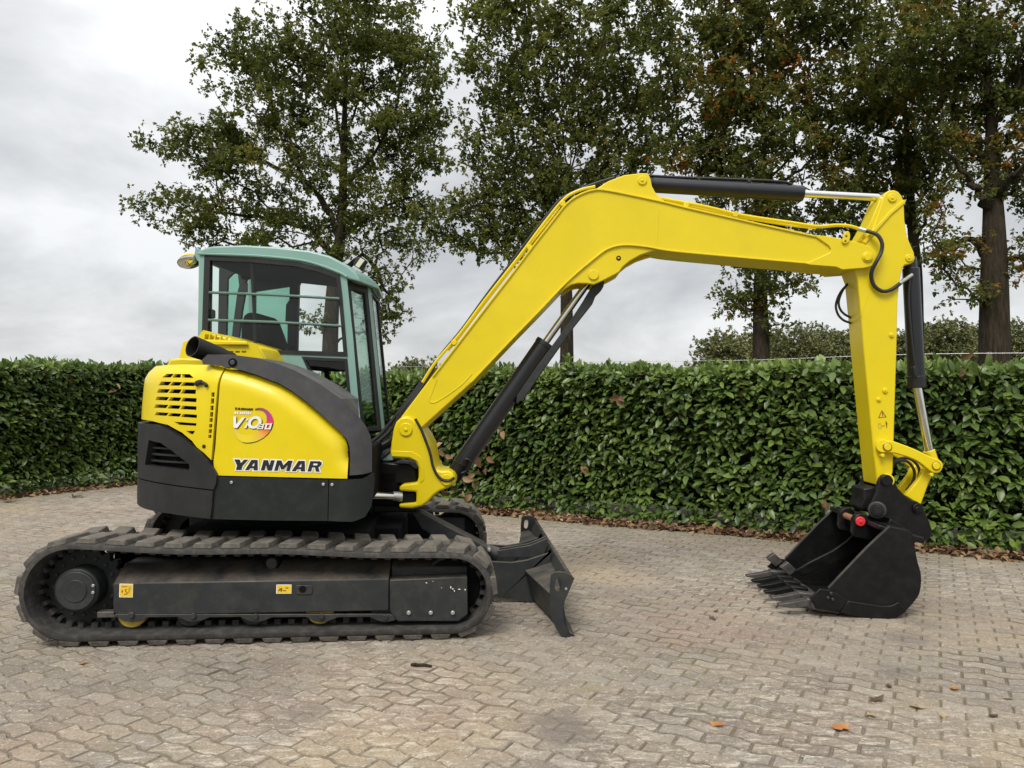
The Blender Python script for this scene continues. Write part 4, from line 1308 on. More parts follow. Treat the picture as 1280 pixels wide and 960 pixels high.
# stickers on the near frame
def flat_quad(name, pts3, mat, parent, rot=0.0):
    bm = bmesh.new(); bm.faces.new([bm.verts.new(p) for p in pts3])
    return bm_obj(name, bm, mat, parent, rot=rot)
def u_prism(name, pts, lat, t, mat, parent, bevel=0.0):
    return prism_obj(name, UP(lat, pts), lat - t, lat, mat, parent, bevel)
stk = u_prism("warning_sticker", [(149.5, 729.5), (166.5, 729.8), (166, 746.8), (149, 746.5)], LFR - 0.001, 0.001, M['white'], frameR)
u_prism("sticker_field", [(150.3, 730.3), (165.8, 730.6), (165.3, 746), (149.8, 745.7)], LFR - 0.0022, 0.001, M['sticker'], frameR)
s_curve = [(158.6, 736.6), (156.6, 737.2), (156.8, 739), (158.8, 740.6), (158.6, 742.4), (156.4, 742.9), (155, 742.2)]
tube_obj("sticker_symbol", [P3(U(a, b, LFR - 0.0035), LFR - 0.0035) for a, b in s_curve], 0.0024, M['brown_ink'], frameR, seg=5)
u_prism("sticker_symbol", [(152.2, 733), (159, 733), (159, 733.8), (152.2, 733.8)], LFR - 0.0033, 0.0008, M['brown_ink'], frameR)
u_prism("sticker_symbol", [(152.3, 737.6), (153.6, 737.6), (153.4, 741), (152.1, 741)], LFR - 0.0033, 0.0008, M['brown_ink'], frameR)
u_prism("sticker_symbol", [(161, 733.2), (164, 733.2), (161, 742), (160.2, 741)], LFR - 0.0033, 0.0008, M['yellow_dull'], frameR)
u_prism("warning_sticker", [(345.5, 730.7), (364.5, 730.7), (364.2, 742), (345.2, 742)], LFR - 0.001, 0.001, M['white'], frameR)
u_prism("sticker_field", [(346.3, 731.4), (363.7, 731.4), (363.5, 741.2), (346.1, 741.2)], LFR - 0.0022, 0.001, M['sticker'], frameR)
for q in ([(347.5, 738.5), (350, 735), (351, 736), (349, 739)], [(351, 735), (353, 735), (352.6, 739.4), (350.4, 739.4)], [(354, 737.5), (358, 738), (357.5, 739), (354, 739)], [(357, 734.5), (361, 734.2), (360, 735.4), (357.4, 735.8)]):
    u_prism("sticker_symbol", q, LFR - 0.0033, 0.0008, M['brown_ink'], frameR)
pl = u_prism("grease_cover", [(370, 731.5), (390, 731.5), (391, 735), (391, 741), (388, 743), (370, 743)], LFR - 0.001, 0.006, M['steel'], frameR, 0.003)
bx, bz = U(378.3, 736.5, LFR - 0.008)
cyl_obj("grease_hole", (bx, LFR - 0.009, bz), (bx, LFR + 0.005, bz), 0.021, M['dark'], frameR, 0.0, 20)

# chipped paint on the idler guard
for (cx, cy, w_, h_) in ((533, 728.5, 1.6, 1.0), (563.5, 734, 1.0, 2.6), (566, 736, 1.6, 1.2), (568, 738.5, 1.0, 1.6), (574, 736.5, 2.6, 0.9), (581.5, 737, 1.2, 1.6), (552, 734.5, 0.7, 0.7), (541, 726.5, 0.9, 0.6)):
    u_prism("paint_chip", [(cx - w_ * .7, cy + h_ * 0.2), (cx - w_ * 0.2, cy - h_ * .7), (cx + w_ * 0.5, cy - h_ * 0.3), (cx + w_ * .7, cy + h_ * 0.4), (cx - w_ * 0.1, cy + h_ * 0.6)], LFR - 0.0132, 0.0008, M['white'], frameR)
# ------------------------------------------------------------------ undercarriage centre and dozer blade
bm = bmesh.new()
add_box(bm, -0.62, 0.62, -0.70, 0.70, 0.30, 0.58)
add_box(bm, -0.40, 0.80, -0.34, 0.34, 0.36, 0.55)
for l_ in (-0.70, 0.66):
    add_box(bm, -0.98, 0.99, l_, l_ + 0.04, 0.16, 0.50)
und = bm_obj("undercarriage", bm, M['dark'], EX, 0.03)
bm = bmesh.new(); add_cyl(bm, (0, 0, 0.56), (0, 0, 0.76), 0.52, 0.52, 48)
bm_obj("slewing_ring", bm, M['dark'], und, 0.01)
for sy in (-1, 1):
    for (xx, xe) in ((-0.45, -0.62), (0.40, 0.55)):
        bm = bmesh.new()
        add_cyl(bm, (xx, sy * 0.35, 0.42), (xe, sy * 0.78, 0.36), 0.12, 0.11, 12)
        bm_obj("cross_leg", bm, M['dark'], und, 0.01)
# moldboard: curved blade across the full width; section in (x, z)
BL = 1.115
near_sec = UP(-BL, [(718, 723), (713, 735), (706.5, 750), (703.5, 762.5), (705, 777.5), (711, 791), (716.5, 802.5)])
zs = [p[1] for p in near_sec]
front = [(x, z) for x, z in near_sec]
back = [(x - 0.022, z) for x, z in near_sec[:-1]] + [(near_sec[-1][0] - 0.012, near_sec[-1][1])]
blade = prism_obj("dozer_blade", front + back[::-1], -BL, BL, M['steel'], EX, 0.004)
lo = near_sec[-2:]
prism_obj("cutting_edge", [(lo[0][0] + 0.002, lo[0][1]), (lo[0][0] + 0.016, lo[0][1]), (lo[1][0] + 0.014, 0.004), (lo[1][0], 0.004)], -BL, BL, M['bare'], blade, 0.003)
ear_px = [(687.5, 744), (688.2, 730), (689.4, 719.5), (691.5, 717), (695, 715.4), (701, 715.2), (707.5, 716), (713, 719), (718, 723), (713, 735), (706.5, 750), (703.7, 762.5), (705, 777.5), (711, 791), (715.5, 801), (710, 800), (702, 796), (694, 784), (689, 765)]
ear = UP(-BL, ear_px)
slot_px = [(694.6, 724.5), (696.8, 722.6), (699.6, 722.8), (701.6, 725), (701.2, 735), (699.3, 738.6), (696.3, 739), (693.8, 736.6), (693.4, 731)]
slot = UP(-BL, slot_px)
for sy in (-1, 1):
    l0 = sy * (BL + 0.002)
    plate_obj("end_plate", ear, [slot], lambda p, d, l0=l0, sy=sy: (p[0], l0 - sy * d, p[1]), 0.028, M['steel'], blade, grid=0.05, bevel=0.003)
    bx, bz = U(707.5, 735.7, -BL)
    cyl_obj("plate_hole", (bx, l0 + sy * 0.001, bz), (bx, l0 - sy * 0.01, bz), 0.008, M['bolt'], blade, 0.0, 10)
# stiffening box along the back of the blade: top sloping from blade to a lower rear edge, running obliquely to the arms
def loft(name, secs, mat, parent, bevel=0.006, rot=0.0):
    """secs: list of (lat, [(x,z)...]) sections joined in order, ends capped"""
    bm = bmesh.new()
    R = [[bm.verts.new((x, l, z)) for x, z in s] for l, s in secs]
    for a, b in zip(R[:-1], R[1:]):
        for i in range(len(a)):
            j = (i + 1) % len(a)
            bm.faces.new((a[i], a[j], b[j], b[i]))
    bm.faces.new(R[0][::-1]); bm.faces.new(R[-1])
    return bm_obj(name, bm, mat, parent, bevel, rot=rot)
xe, ze = near_sec[2]
o1, o2 = U(687, 742.5, -BL + 0.03), U(709, 799.5, -BL + 0.03)
sec_out = [(xe - 0.02, o1[1] + 0.015), o1, o2, (near_sec[-1][0] - 0.02, o2[1] + 0.01)]
i1, i2 = U(655.6, 712.8, -0.34), U(664, 746, -0.34)
sec_in = [(near_sec[0][0] - 0.03, i1[1] + 0.06), i1, i2, (near_sec[-2][0] - 0.03, i2[1] - 0.02)]
for sy in (-1, 1):
    loft("gusset_box", [(sy * (BL - 0.03), sec_out), (sy * 0.34, sec_in)], M['steel'], blade)
# push arms
arm_px = [(585, 700), (612.7, 701.6), (638.8, 703), (658.4, 700), (692, 690), (700, 688), (700, 745), (667, 753), (626, 746), (585, 740)]
for sy in (-1, 1):
    a = UP(-0.31, arm_px)
    x_b = near_sec[0][0] - 0.015
    a = [(min(x, x_b - 0.03 * (1 if z > 0.2 else 2)), z) for x, z in a]
    prism_obj("push_arm", [(p[0], p[1]) for p in a], sy * 0.31 - 0.02, sy * 0.31 + 0.02, M['steel'], blade, 0.005)
bm = bmesh.new(); add_box(bm, 0.62, 1.40, -0.29, 0.29, 0.16, 0.30)
bm_obj("arm_plate", bm, M['steel'], blade, 0.01)
for l in (-0.04, 0.04):
    prism_obj("rib", [(x_b - 0.40, 0.31), (x_b - 0.16, 0.345), (x_b - 0.02, 0.40), (x_b - 0.05, 0.26), (x_b - 0.40, 0.26)], l - 0.012, l + 0.012, M['steel'], blade, 0.003)
# lift cylinder with its grey guard plate
g = UP(-0.10, [(515, 641), (520, 640.5), (526, 641), (606, 682.5), (611, 688), (610, 694), (604, 698.5), (597, 698), (540, 669), (527, 661)])
prism_obj("cylinder_guard", g, -0.10, 0.10, M['steel'], EX, 0.006)
bx, bz = U(611.5, 687.5, -0.10)
cyl_obj("lift_cylinder", (bx - 0.10, -0.0, bz - 0.01), (bx + 0.07, -0.0, bz - 0.055), 0.055, M['steel'], EX, 0.006)
cyl_obj("guard_pin", (bx, -0.106, bz), (bx, 0.09, bz), 0.013, M['bolt'], EX, 0.003, 16)

# ------------------------------------------------------------------ upper body: plan curve of the housing
SIDE, XR, RA, CY, XF, RF = -1.05, -0.05, 0.90, -0.15, 0.62, 0.20
S_END = XR - RA * math.pi / 2
def curve(s):
    """plan position and outward normal; s falls towards the rear"""
    if s > XF:
        f = min((s - XF) / RF, math.pi / 2)
        return (XF + RF * math.sin(f), SIDE + RF - RF * math.cos(f)), (math.sin(f), -math.cos(f))
    if s >= XR:
        return (s, SIDE), (0.0, -1.0)
    f = (XR - s) / RA
    if f <= math.pi / 2:
        return (XR - RA * math.sin(f), CY - RA * math.cos(f)), (-math.sin(f), -math.cos(f))
    return (XR - RA, CY + (f - math.pi / 2) * RA), (-1.0, 0.0)
_cs = np.array([0.9340 - 0.004 * i for i in range(700)])
_cp = np.array([curve(s)[0] for s in _cs]); _cn = np.array([curve(s)[1] for s in _cs])
camL = np.array([(CAM[:2] - SC) @ ax_, (CAM[:2] - SC) @ pe_])
_vis = ((camL[None] - _cp) * _cn).sum(1) > 0
def B(px, py, off=0.0):
    """photo point on the housing's curved wall -> (s, z)"""
    d = ray(px, py)
    dl = np.array([d[:2] @ ax_, d[:2] @ pe_])
    q = _cp + _cn * off - camL
    cr = dl[0] * q[:, 1] - dl[1] * q[:, 0]
    idx = np.where(_vis)[0]
    sg = np.sign(cr[idx])
    ch = np.where(sg[:-1] * sg[1:] <= 0)[0]
    if len(ch):
        i = idx[ch[0]]
        t = cr[i] / (cr[i] - cr[i + 1] + 1e-12)
        s = _cs[i] + (_cs[i + 1] - _cs[i]) * t
        pp = q[i] + (q[i + 1] - q[i]) * t
    else:
        i = idx[-1] if abs(cr[idx[-1]]) < abs(cr[idx[0]]) else idx[0]
        s = _cs[i]; pp = q[i]
    dist = math.hypot(*pp) / math.hypot(*dl)
    return float(s), float(CAM[2] + d[2] * dist)
S_REAR = S_END - 0.25
TOPLINE = [B(*p) for p in [(209, 455), (252, 455), (277, 459), (298, 464), (319, 470.6), (346, 481), (362, 490.5), (380.5, 504), (399, 520), (412, 531.5), (425.6, 543.6), (431, 551), (434.5, 560), (435.5, 572)]]
TOPLINE = [(S_REAR, TOPLINE[0][1])] + TOPLINE
def crown(p):
    d = dist_line(p, TOPLINE)
    r = 0.10
    roll = 0.055 * (1 - min(d, r) / r) ** 2
    lean = 0.10 * max(0.0, p[1] - 1.30) ** 1.3 if p[0] < -0.2 else 0.0
    return roll + lean
def on_body(off=0.0, shaped=False, depth_dir=1.0):
    def f(p, d):
        (x, y), (nx, ny) = curve(p[0])
        o = off - d - (crown(p) if shaped else 0.0)
        return (x + nx * o, y + ny * o, p[1])
    return f
def body_plate(name, poly, mat, parent=EX, off=0.0, thick=0.03, holes=(), grid=0.045, bevel=0.004, shaped=False, sheet=False):
    return plate_obj(name, poly, list(holes), on_body(off, shaped), thick, mat, parent, grid, bevel, rot=TH if parent is EX else 0, sheet=sheet)
BB = lambda pts, off=0.0: [B(a, b, off) for a, b in pts]

# core of the housing (dark, stops the view through)
bm = bmesh.new()
def plan_ring(off, z, lat_max=0.95):
    pts = []
    for s in np.linspace(XF + RF * 1.2, S_END, 40):
        (x, y), (nx, ny) = curve(s)
        pts.append((x - nx * off, y - ny * off))
    x_end = pts[-1][0]
    far = [(x_end, 0.3), (x_end + 0.10, 0.7), (x_end + 0.4, lat_max), (0.35, lat_max), (0.62, 0.6), (0.66, -0.2)]
    return [bm.verts.new((x, y, z)) for x, y in pts + far]
z_lo, z_mid = 0.78, 1.12
r0 = plan_ring(0.06, z_lo); r1 = plan_ring(0.05, z_mid)
n_ = len(r0)
for i in range(n_):
    j = (i + 1) % n_; bm.faces.new((r0[i], r0[j], r1[j], r1[i]))
bm.faces.new(r0[::-1]); bm.faces.new(r1)
chassis = bm_obj("chassis", bm, M['dark'], EX, rot=TH)

# engine grille cover
z_top = TOPLINE[0][1]
P1 = [(S_REAR, B(182, 522)[1])] + BB([(190, 526), (210, 531), (227.5, 540.6), (240, 551), (246, 559), (255, 566), (264, 575), (265.5, 557), (268.5, 520), (272, 481), (276.2, 459.5), (252, 455.5), (212, 455)]) + [(S_REAR, z_top)]
rows = [((203, 467), (233, 467.5), (239.5, 472.3), (198.5, 471.6)), ((198.5, 476.8), (242, 478), (241, 482.6), (195.3, 481.5)), ((196, 486.2), (243.5, 487), (243.2, 492.5), (193.6, 490.8)),
        ((194.5, 495.6), (244.8, 497.8), (244.6, 502.8), (192.8, 500)), ((194, 505.3), (245, 508), (245, 512.6), (191.8, 509.6)), ((195, 515), (246, 518.4), (246, 522.6), (193, 519))]
holes = []
for a, b, c, d in rows:
    fr = [(0.0, 0.31), (0.345, 0.62), (0.655, 1.0)]
    for f0, f1 in fr:
        sl = 0.035
        def mixp(p, q, t): return (p[0] + (q[0] - p[0]) * t, p[1] + (q[1] - p[1]) * t)
        holes.append(BB([mixp(a, b, f0), mixp(a, b, f1), mixp(d, c, max(f1 - (sl if f1 < 1 else 0), 0)), mixp(d, c, max(f0 - sl, 0.0))]))
holes.append(BB([(217.5, 527), (245.5, 529), (245.3, 532.5), (222, 531)]))
holes.append(BB([(232.5, 538.5), (243.8, 538.6), (241, 543.2), (236, 542.4)]))
for (y0, y1) in ((490.5, 496), (498, 504.5), (507, 513), (515, 521), (522.5, 527.5), (530, 534.5), (536.5, 541.5), (543.5, 547.5)):
    dx = (y0 - 490) * -0.072
    holes.append(BB([(264.4 + dx, y0), (268.3 + dx, y0), (267.8 + dx, y1), (264 + dx, y1)]))
grille = body_plate("grille_cover", P1, M['yellow'], holes=holes, thick=0.022, grid=0.04, bevel=0.002, shaped=True)
body_plate("grille_backing", [(S_REAR, B(182, 535)[1])] + BB([(240, 560), (270, 585), (274, 470), (252, 462), (215, 462)]) + [(S_REAR, z_top - 0.05)], M['dark'], grille, off=-0.14, thick=0.02, sheet=False, bevel=0)
# latch
lx = [B(244.5, 481), B(247, 478.5), B(252, 478), B(257, 480.5), B(259.5, 482.5)]
fb = on_body(0.012, True)
tube_obj("latch", [fb(p, 0) for p in lx], [0.016] * 12 + [0.010] * 20, M['plastic'], grille, seg=8)
q = B(255, 558); (x_, y_), (nx_, ny_) = curve(q[0])
cyl_obj("hood_screw", (x_ + nx_ * .004, y_ + ny_ * .004, q[1]), (x_ - nx_ * .01, y_ - ny_ * .01, q[1]), 0.012, M['plastic'], grille, 0.002, 14)

# side hood
P2 = BB([(278, 460.7), (298, 464), (319, 470.6), (346, 481), (362, 490.5), (380.5, 504), (399, 520), (412, 531.5), (425.6, 543.6), (431, 551), (434.5, 560), (435.5, 572), (434, 598.3), (271.8, 594.2), (268, 588), (266.9, 577), (269.4, 557), (271.2, 530), (274.8, 481)])
hood = body_plate("side_hood", P2, M['yellow'], thick=0.03, shaped=True, grid=0.035)
body_plate("hood_core", BB([(282, 470), (318, 478), (360, 497), (398, 528), (426, 553), (430, 590), (280, 590), (272, 560)]), M['dark'], hood, off=-0.12, thick=0.5, bevel=0, grid=0.08)

# grey arched trim over the hood
P3_ = BB([(252, 454.6), (250.5, 450), (258, 443), (287, 443), (319, 447), (341, 453), (367, 462.6), (399, 480), (425.6, 498.5), (449.5, 521), (459, 533), (465, 545), (467, 560), (467, 590), (455, 593), (437, 594.5), (438, 572), (437, 559), (433, 549), (427, 542), (413.5, 529.8), (400.5, 518), (382, 502), (363.5, 488.3), (347.3, 478.8), (320, 468.5), (299, 462), (277, 457.8)], 0.0)
trim = body_plate("arched_trim", P3_, M['trim'], off=-0.012, thick=0.42, bevel=0.035, grid=0.06)
for md in trim.modifiers: md.segments = 4
q = B(290, 453); (x_, y_), (nx_, ny_) = curve(q[0])
cyl_obj("trim_screw", (x_ + nx_ * -.004, y_ + ny_ * -.004, q[1]), (x_ - nx_ * .03, y_ - ny_ * .03, q[1]), 0.026, M['dark'], trim, 0.003, 20)
cyl_obj("trim_screw", (x_ + nx_ * 0.0, y_ + ny_ * 0.0, q[1]), (x_ - nx_ * .03, y_ - ny_ * .03, q[1]), 0.015, M['trim'], trim, 0.003, 16)

# rear counterweight corner: upper piece with a vent, lower piece
OC = 0.02
zA, zB = B(178, 529, OC)[1], B(174.4, 598, OC)[1]
cw_hole = BB([(186, 550), (201, 553.7), (213.7, 562.5), (225, 571.5), (236, 580), (237, 585), (235, 588), (210, 585), (181, 581)], OC)
P4 = [(S_REAR, zA)] + BB([(195, 531), (210, 538.7), (230, 550), (247.5, 563.7), (258, 574.5), (266, 585), (270.6, 592.5), (270, 604), (266.5, 612), (240, 609), (205, 604), (184, 600)], OC) + [(S_REAR, zB)]
cw = body_plate("counterweight", P4, M['plastic'], off=OC, thick=0.06, holes=[cw_hole], grid=0.045, bevel=0.014)
for md in cw.modifiers: md.segments = 3
body_plate("vent_backing", BB([(176, 545), (214, 548), (250, 585), (246, 598), (176, 592)], OC), M['dark'], cw, off=OC - 0.075, thick=0.01, bevel=0)
for (a, b, y0, y1) in ((184, 207, 558.5, 560.3), (183, 222, 566.3, 569.2), (182, 230, 574.3, 577.8)):
    body_plate("vent_slat", BB([(a, y0), (b, y1), (b + 2.5, y1 + 2.4), (a, y0 + 2.4)], OC), M['plastic'], cw, off=OC - 0.03, thick=0.03, grid=0.06, bevel=0.003)
zC, zD = B(174.4, 599.5, OC)[1], B(180, 632, OC)[1]
P4b = [(S_REAR, zC)] + BB([(184, 601.5), (205, 605.5), (240, 610.5), (266, 613.6), (265, 632), (263, 648.5), (240, 646), (213, 642)], OC) + [(S_REAR, zD)]
cwl = body_plate("counterweight_skirt", P4b, M['plastic'], off=OC + 0.002, thick=0.25, grid=0.05, bevel=0.02)

# black side skirts
P5 = BB([(272, 595.6), (410.6, 599.6), (409.6, 651), (340, 650.5), (264.5, 648.5), (266.5, 614), (271, 605)])
skirt = body_plate("side_skirt", P5, M['skirt'], off=0.004, thick=0.06, grid=0.06, bevel=0.006)
P6 = BB([(411.6, 599.6), (455, 598.8), (462, 595), (467.5, 591), (468, 600), (464, 632), (456, 646), (441, 652), (410.6, 651)])
skirt2 = body_plate("front_skirt", P6, M['skirt'], off=0.004, thick=0.30, grid=0.05, bevel=0.015)
for (px, py, sk) in ((290, 602.8, skirt), (404.6, 605.2, skirt), (415.6, 605.6, skirt2)):
    q = B(px, py); (x_, y_), (nx_, ny_) = curve(q[0])
    cyl_obj("skirt_bolt", (x_ + nx_ * .012, y_ + ny_ * .012, q[1]), (x_, y_, q[1]), 0.0095, M['bolt'], sk, 0.002, 12)
for py in ():
    q = B(467, py); (x_, y_), (nx_, ny_) = curve(q[0])
    cyl_obj("skirt_bolt", (x_ + .03, y_ + 0.02, q[1]), (x_, y_ + 0.05, q[1]), 0.010, M['bolt'], skirt2, 0.002, 12)
# floor pan and front cross wall under the boom foot
bm = bmesh.new(); add_box(bm, 0.30, 0.78, -0.10, 0.42, 0.66, 0.92)
bm_obj("front_frame", bm, M['dark'], EX, 0.02, rot=TH)
sp_prism("swing_post", [(466, 577), (500, 579.5), (512, 581), (521, 588), (519, 604), (470, 606)], -0.10, 0.24, M['black'], bevel=0.012)
sp_prism("swing_post_base", [(466, 605), (498, 606), (520, 610), (521, 640), (466, 641)], -0.08, 0.20, M['black'], bevel=0.01)
sp_prism("cab_step", [(466, 566), (489, 562), (492, 576), (466, 577)], -0.02, 0.9, M['teal'], bevel=0.008)

# ------------------------------------------------------------------ lettering
def letter_shapes():
    L = {}
    L['Y'] = ([(0.0, 1), (0.40, 1), (0.56, 0.66), (0.72, 1), (1.02, 1), (0.74, 0.42), (0.74, 0), (0.33, 0), (0.33, 0.42)], [])
    L['A'] = ([(0.09, 0), (0.40, 0), (0.47, 0.19), (0.75, 0.19), (0.77, 0), (1.11, 0), (0.87, 1), (0.385, 1)], [[(0.53, 0.40), (0.73, 0.40), (0.68, 0.78)]])
    L['N'] = ([(0, 0), (0, 1), (0.40, 1), (0.66, 0.50), (0.66, 1), (1.0, 1), (1.0, 0), (0.62, 0), (0.34, 0.52), (0.34, 0)], [])
    L['M'] = ([(0, 0), (0, 1), (0.28, 1), (0.50, 0.52), (0.72, 1), (1.0, 1), (1.0, 0), (0.77, 0), (0.77, 0.58), (0.58, 0.14), (0.42, 0.14), (0.23, 0.58), (0.23, 0)], [])
    L['R'] = ([(0, 0), (0, 1), (0.78, 1), (0.95, 0.90), (1.0, 0.74), (0.94, 0.54), (0.80, 0.44), (1.0, 0), (0.68, 0), (0.52, 0.40), (0.30, 0.40), (0.30, 0)], [[(0.30, 0.60), (0.62, 0.60), (0.68, 0.70), (0.62, 0.79), (0.30, 0.79)]])
    return L
LET = letter_shapes()
def poly_area(p):
    return 0.5 * sum(p[i][0] * p[(i + 1) % len(p)][1] - p[(i + 1) % len(p)][0] * p[i][1] for i in range(len(p)))
def offset_poly(p, d):
    if poly_area(p) < 0: p = p[::-1]
    out = []; n = len(p)
    for i in range(n):
        a, b, c = np.array(p[i - 1]), np.array(p[i]), np.array(p[(i + 1) % n])
        e0 = (b - a) / (np.linalg.norm(b - a) + 1e-12); e1 = (c - b) / (np.linalg.norm(c - b) + 1e-12)
        n0 = np.array([e0[1], -e0[0]]); n1 = np.array([e1[1], -e1[0]])
        mt = n0 + n1; L2 = mt @ mt
        k = min(2 * d / max(L2, 0.35), 2.2 * d)
        out.append(tuple(b + mt * k))
    return out
def decal(name, polys, mat, parent, off, grid=0.05):
    """polys: list of (outline, holes) in photo pixels, laid on the side hood"""
    bm = bmesh.new()
    for o, hs in polys:
        add_plate(bm, BB(o), [BB(h) for h in hs], on_body(off, True), 0.001, grid)
    return bm_obj(name, bm, mat, parent)
def word(boxes, ytop, ybot, skew, dil=0.0):
    """boxes: (letter, left, right); ytop/ybot functions of px"""
    out = []
    for ch, l, r in boxes:
        o, hs = LET[ch]
        def mp(p):
            x = l + (r - l) * p[0] + skew * (p[1] - 0.5)
            return (x, ybot(x) + (ytop(x) - ybot(x)) * p[1])
        O = [mp(p) for p in o]; H = [[mp(p) for p in h] for h in hs]
        if dil:
            O = offset_poly(O, dil); H = []
        out.append((O, H))
    return out
bx_ = [('Y', 291.4, 308.4), ('A', 306.9, 322.6), ('N', 328, 341.9), ('M', 344.8, 364.2), ('A', 365.2, 381.6), ('R', 386.4, 401.6)]
yt = lambda x: 574.2 + (x - 294) * 0.0215
yb = lambda x: 587.2 + (x - 294) * 0.0215
decal("lettering_outline", word(bx_, yt, yb, 3.6, 1.35), M['white'], hood, 0.0030)
decal("lettering", word(bx_, yt, yb, 3.6), M['ink'], hood, 0.0048)
# round badge: swoosh, small word, big word
m_sw, n_sw, l_sw, b_sw = new_mat("badge_print")
ca = N(n_sw, "ShaderNodeAttribute", attribute_name="ink")
l_sw.new(ca.outputs["Color"], b_sw.inputs["Base Color"]); b_sw.inputs["Roughness"].default_value = 0.4
def zp(x, y): return (286 + x / 17.14, 502 + y / 17.14)
outer = [zp(*p) for p in [(560, 155), (640, 132), (740, 140), (830, 185), (910, 270), (955, 370), (955, 470), (910, 590), (840, 690), (740, 775), (620, 840), (500, 872), (380, 880), (290, 865), (220, 820), (165, 750), (135, 670), (120, 600)]]
inner = [zp(*p) for p in [(570, 185), (650, 180), (720, 195), (780, 240), (812, 310), (815, 400), (800, 470), (760, 545), (700, 605), (620, 650), (540, 690), (450, 712), (370, 712), (300, 700), (250, 680), (210, 650), (180, 620), (150, 595)]]
stops = [(0.10, 0.04, 0.03), (0.22, 0.07, 0.05), (0.30, 0.06, 0.10), (0.36, 0.05, 0.22), (0.42, 0.04, 0.26), (0.55, 0.04, 0.13), (0.66, 0.06, 0.06), (0.68, 0.12, 0.04), (0.72, 0.22, 0.04), (0.74, 0.42, 0.05), (0.72, 0.50, 0.03), (0.74, 0.58, 0.02), (0.74, 0.60, 0.02), (0.74, 0.60, 0.02), (0.74, 0.58, 0.03), (0.72, 0.55, 0.04), (0.70, 0.52, 0.08), (0.68, 0.5, 0.10)]
bm = bmesh.new()
fo_ = on_body(0.0030, True)
lay = bm.faces.layers.float_color if False else None
va = [bm.verts.new(fo_(B(*p), 0)) for p in outer]; vb = [bm.verts.new(fo_(B(*p), 0)) for p in inner]
for i in range(len(outer) - 1):
    bm.faces.new((va[i], va[i + 1], vb[i + 1], vb[i]))
badge = bm_obj("badge_swoosh", bm, m_sw, hood)
at = badge.data.color_attributes.new("ink", 'FLOAT_COLOR', 'POINT')
for i, v in enumerate(stops):
    at.data[i].color = (*v, 1); at.data[i + len(outer)].color = (*v, 1)
edge = [zp(*p) for p in [(955, 380), (965, 450), (930, 580), (850, 700), (740, 790), (610, 858), (480, 892), (370, 896), (290, 875)]]
edge_in = [zp(*p) for p in [(950, 385), (945, 460), (900, 590), (830, 690), (730, 770), (610, 835), (480, 872), (370, 880), (290, 865)]]
decal("badge_edge", [(edge + edge_in[::-1], [])], M['ink'], hood, 0.0022)
sm = [('Y', 293.2, 297), ('A', 296.8, 300.6), ('N', 301.6, 305), ('M', 305.6, 309.4), ('A', 309.4, 313), ('R', 313.4, 316.4)]
yt2 = lambda x: 509.2 + (x - 293) * 0.05; yb2 = lambda x: 512.2 + (x - 293) * 0.05
decal("badge_small_lettering", word(sm, yt2, yb2, 0.8), M['ink'], hood, 0.0030)
V_ = [zp(*p) for p in [(105, 320), (165, 320), (165, 480), (300, 335), (355, 340), (190, 565), (130, 565), (105, 540)]]
I_ = [zp(*p) for p in [(335, 565), (400, 455), (440, 430), (415, 470), (385, 565)]]
Dt = [zp(*p) for p in [(370, 400), (400, 365), (440, 365), (410, 405)]]
def ring_poly(cx, cy, rx, ry, sk, n=18):
    return [zp(cx + rx * math.cos(t) - sk * math.sin(t), cy + ry * math.sin(t)) for t in np.linspace(0, 2 * math.pi, n, endpoint=False)]
O_ = (ring_poly(560, 445, 150, 135, 30), [ring_poly(560, 447, 78, 80, 20)])
def dig(x0, y0, w, h, sk, hs):
    q = [zp(x0 + sk, y0), zp(x0 + w + sk, y0), zp(x0 + w, y0 + h), zp(x0, y0 + h)]
    return (q, [[zp(x0 + a * w + sk * (1 - b), y0 + b * h), zp(x0 + c * w + sk * (1 - b), y0 + b * h), zp(x0 + c * w + sk * (1 - d), y0 + d * h), zp(x0 + a * w + sk * (1 - d), y0 + d * h)] for a, b, c, d in hs])
eight = dig(605, 480, 130, 110, 35, [(0.28, 0.18, 0.78, 0.40), (0.25, 0.60, 0.75, 0.82)])
zero = dig(765, 465, 135, 130, 35, [(0.30, 0.22, 0.72, 0.78)])
def shift(pl, dx, dy): return ([(x + dx, y + dy) for x, y in pl[0]], [[(x + dx, y + dy) for x, y in h] for h in pl[1]])
big = [(V_, []), (I_, []), (Dt, []), O_, eight, zero]
decal("badge_shadow", [shift(b_, 0.9, 0.7) for b_ in big], M['ink'], hood, 0.0040)
decal("badge_lettering", big, M['white'], hood, 0.0054)
# faint pale second line of the badge, too small to read
decal("badge_pale_line", [([zp(x, 215 + (x - 120) * 0.04), zp(x + w, 215 + (x - 120) * 0.04), zp(x + w - 8, 262 + (x - 120) * 0.04), zp(x - 8, 262 + (x - 120) * 0.04)], []) for x, w in ((130, 42), (185, 30), (250, 34), (292, 32), (332, 26), (376, 30), (414, 34), (460, 18))], M['white'], hood, 0.0030)

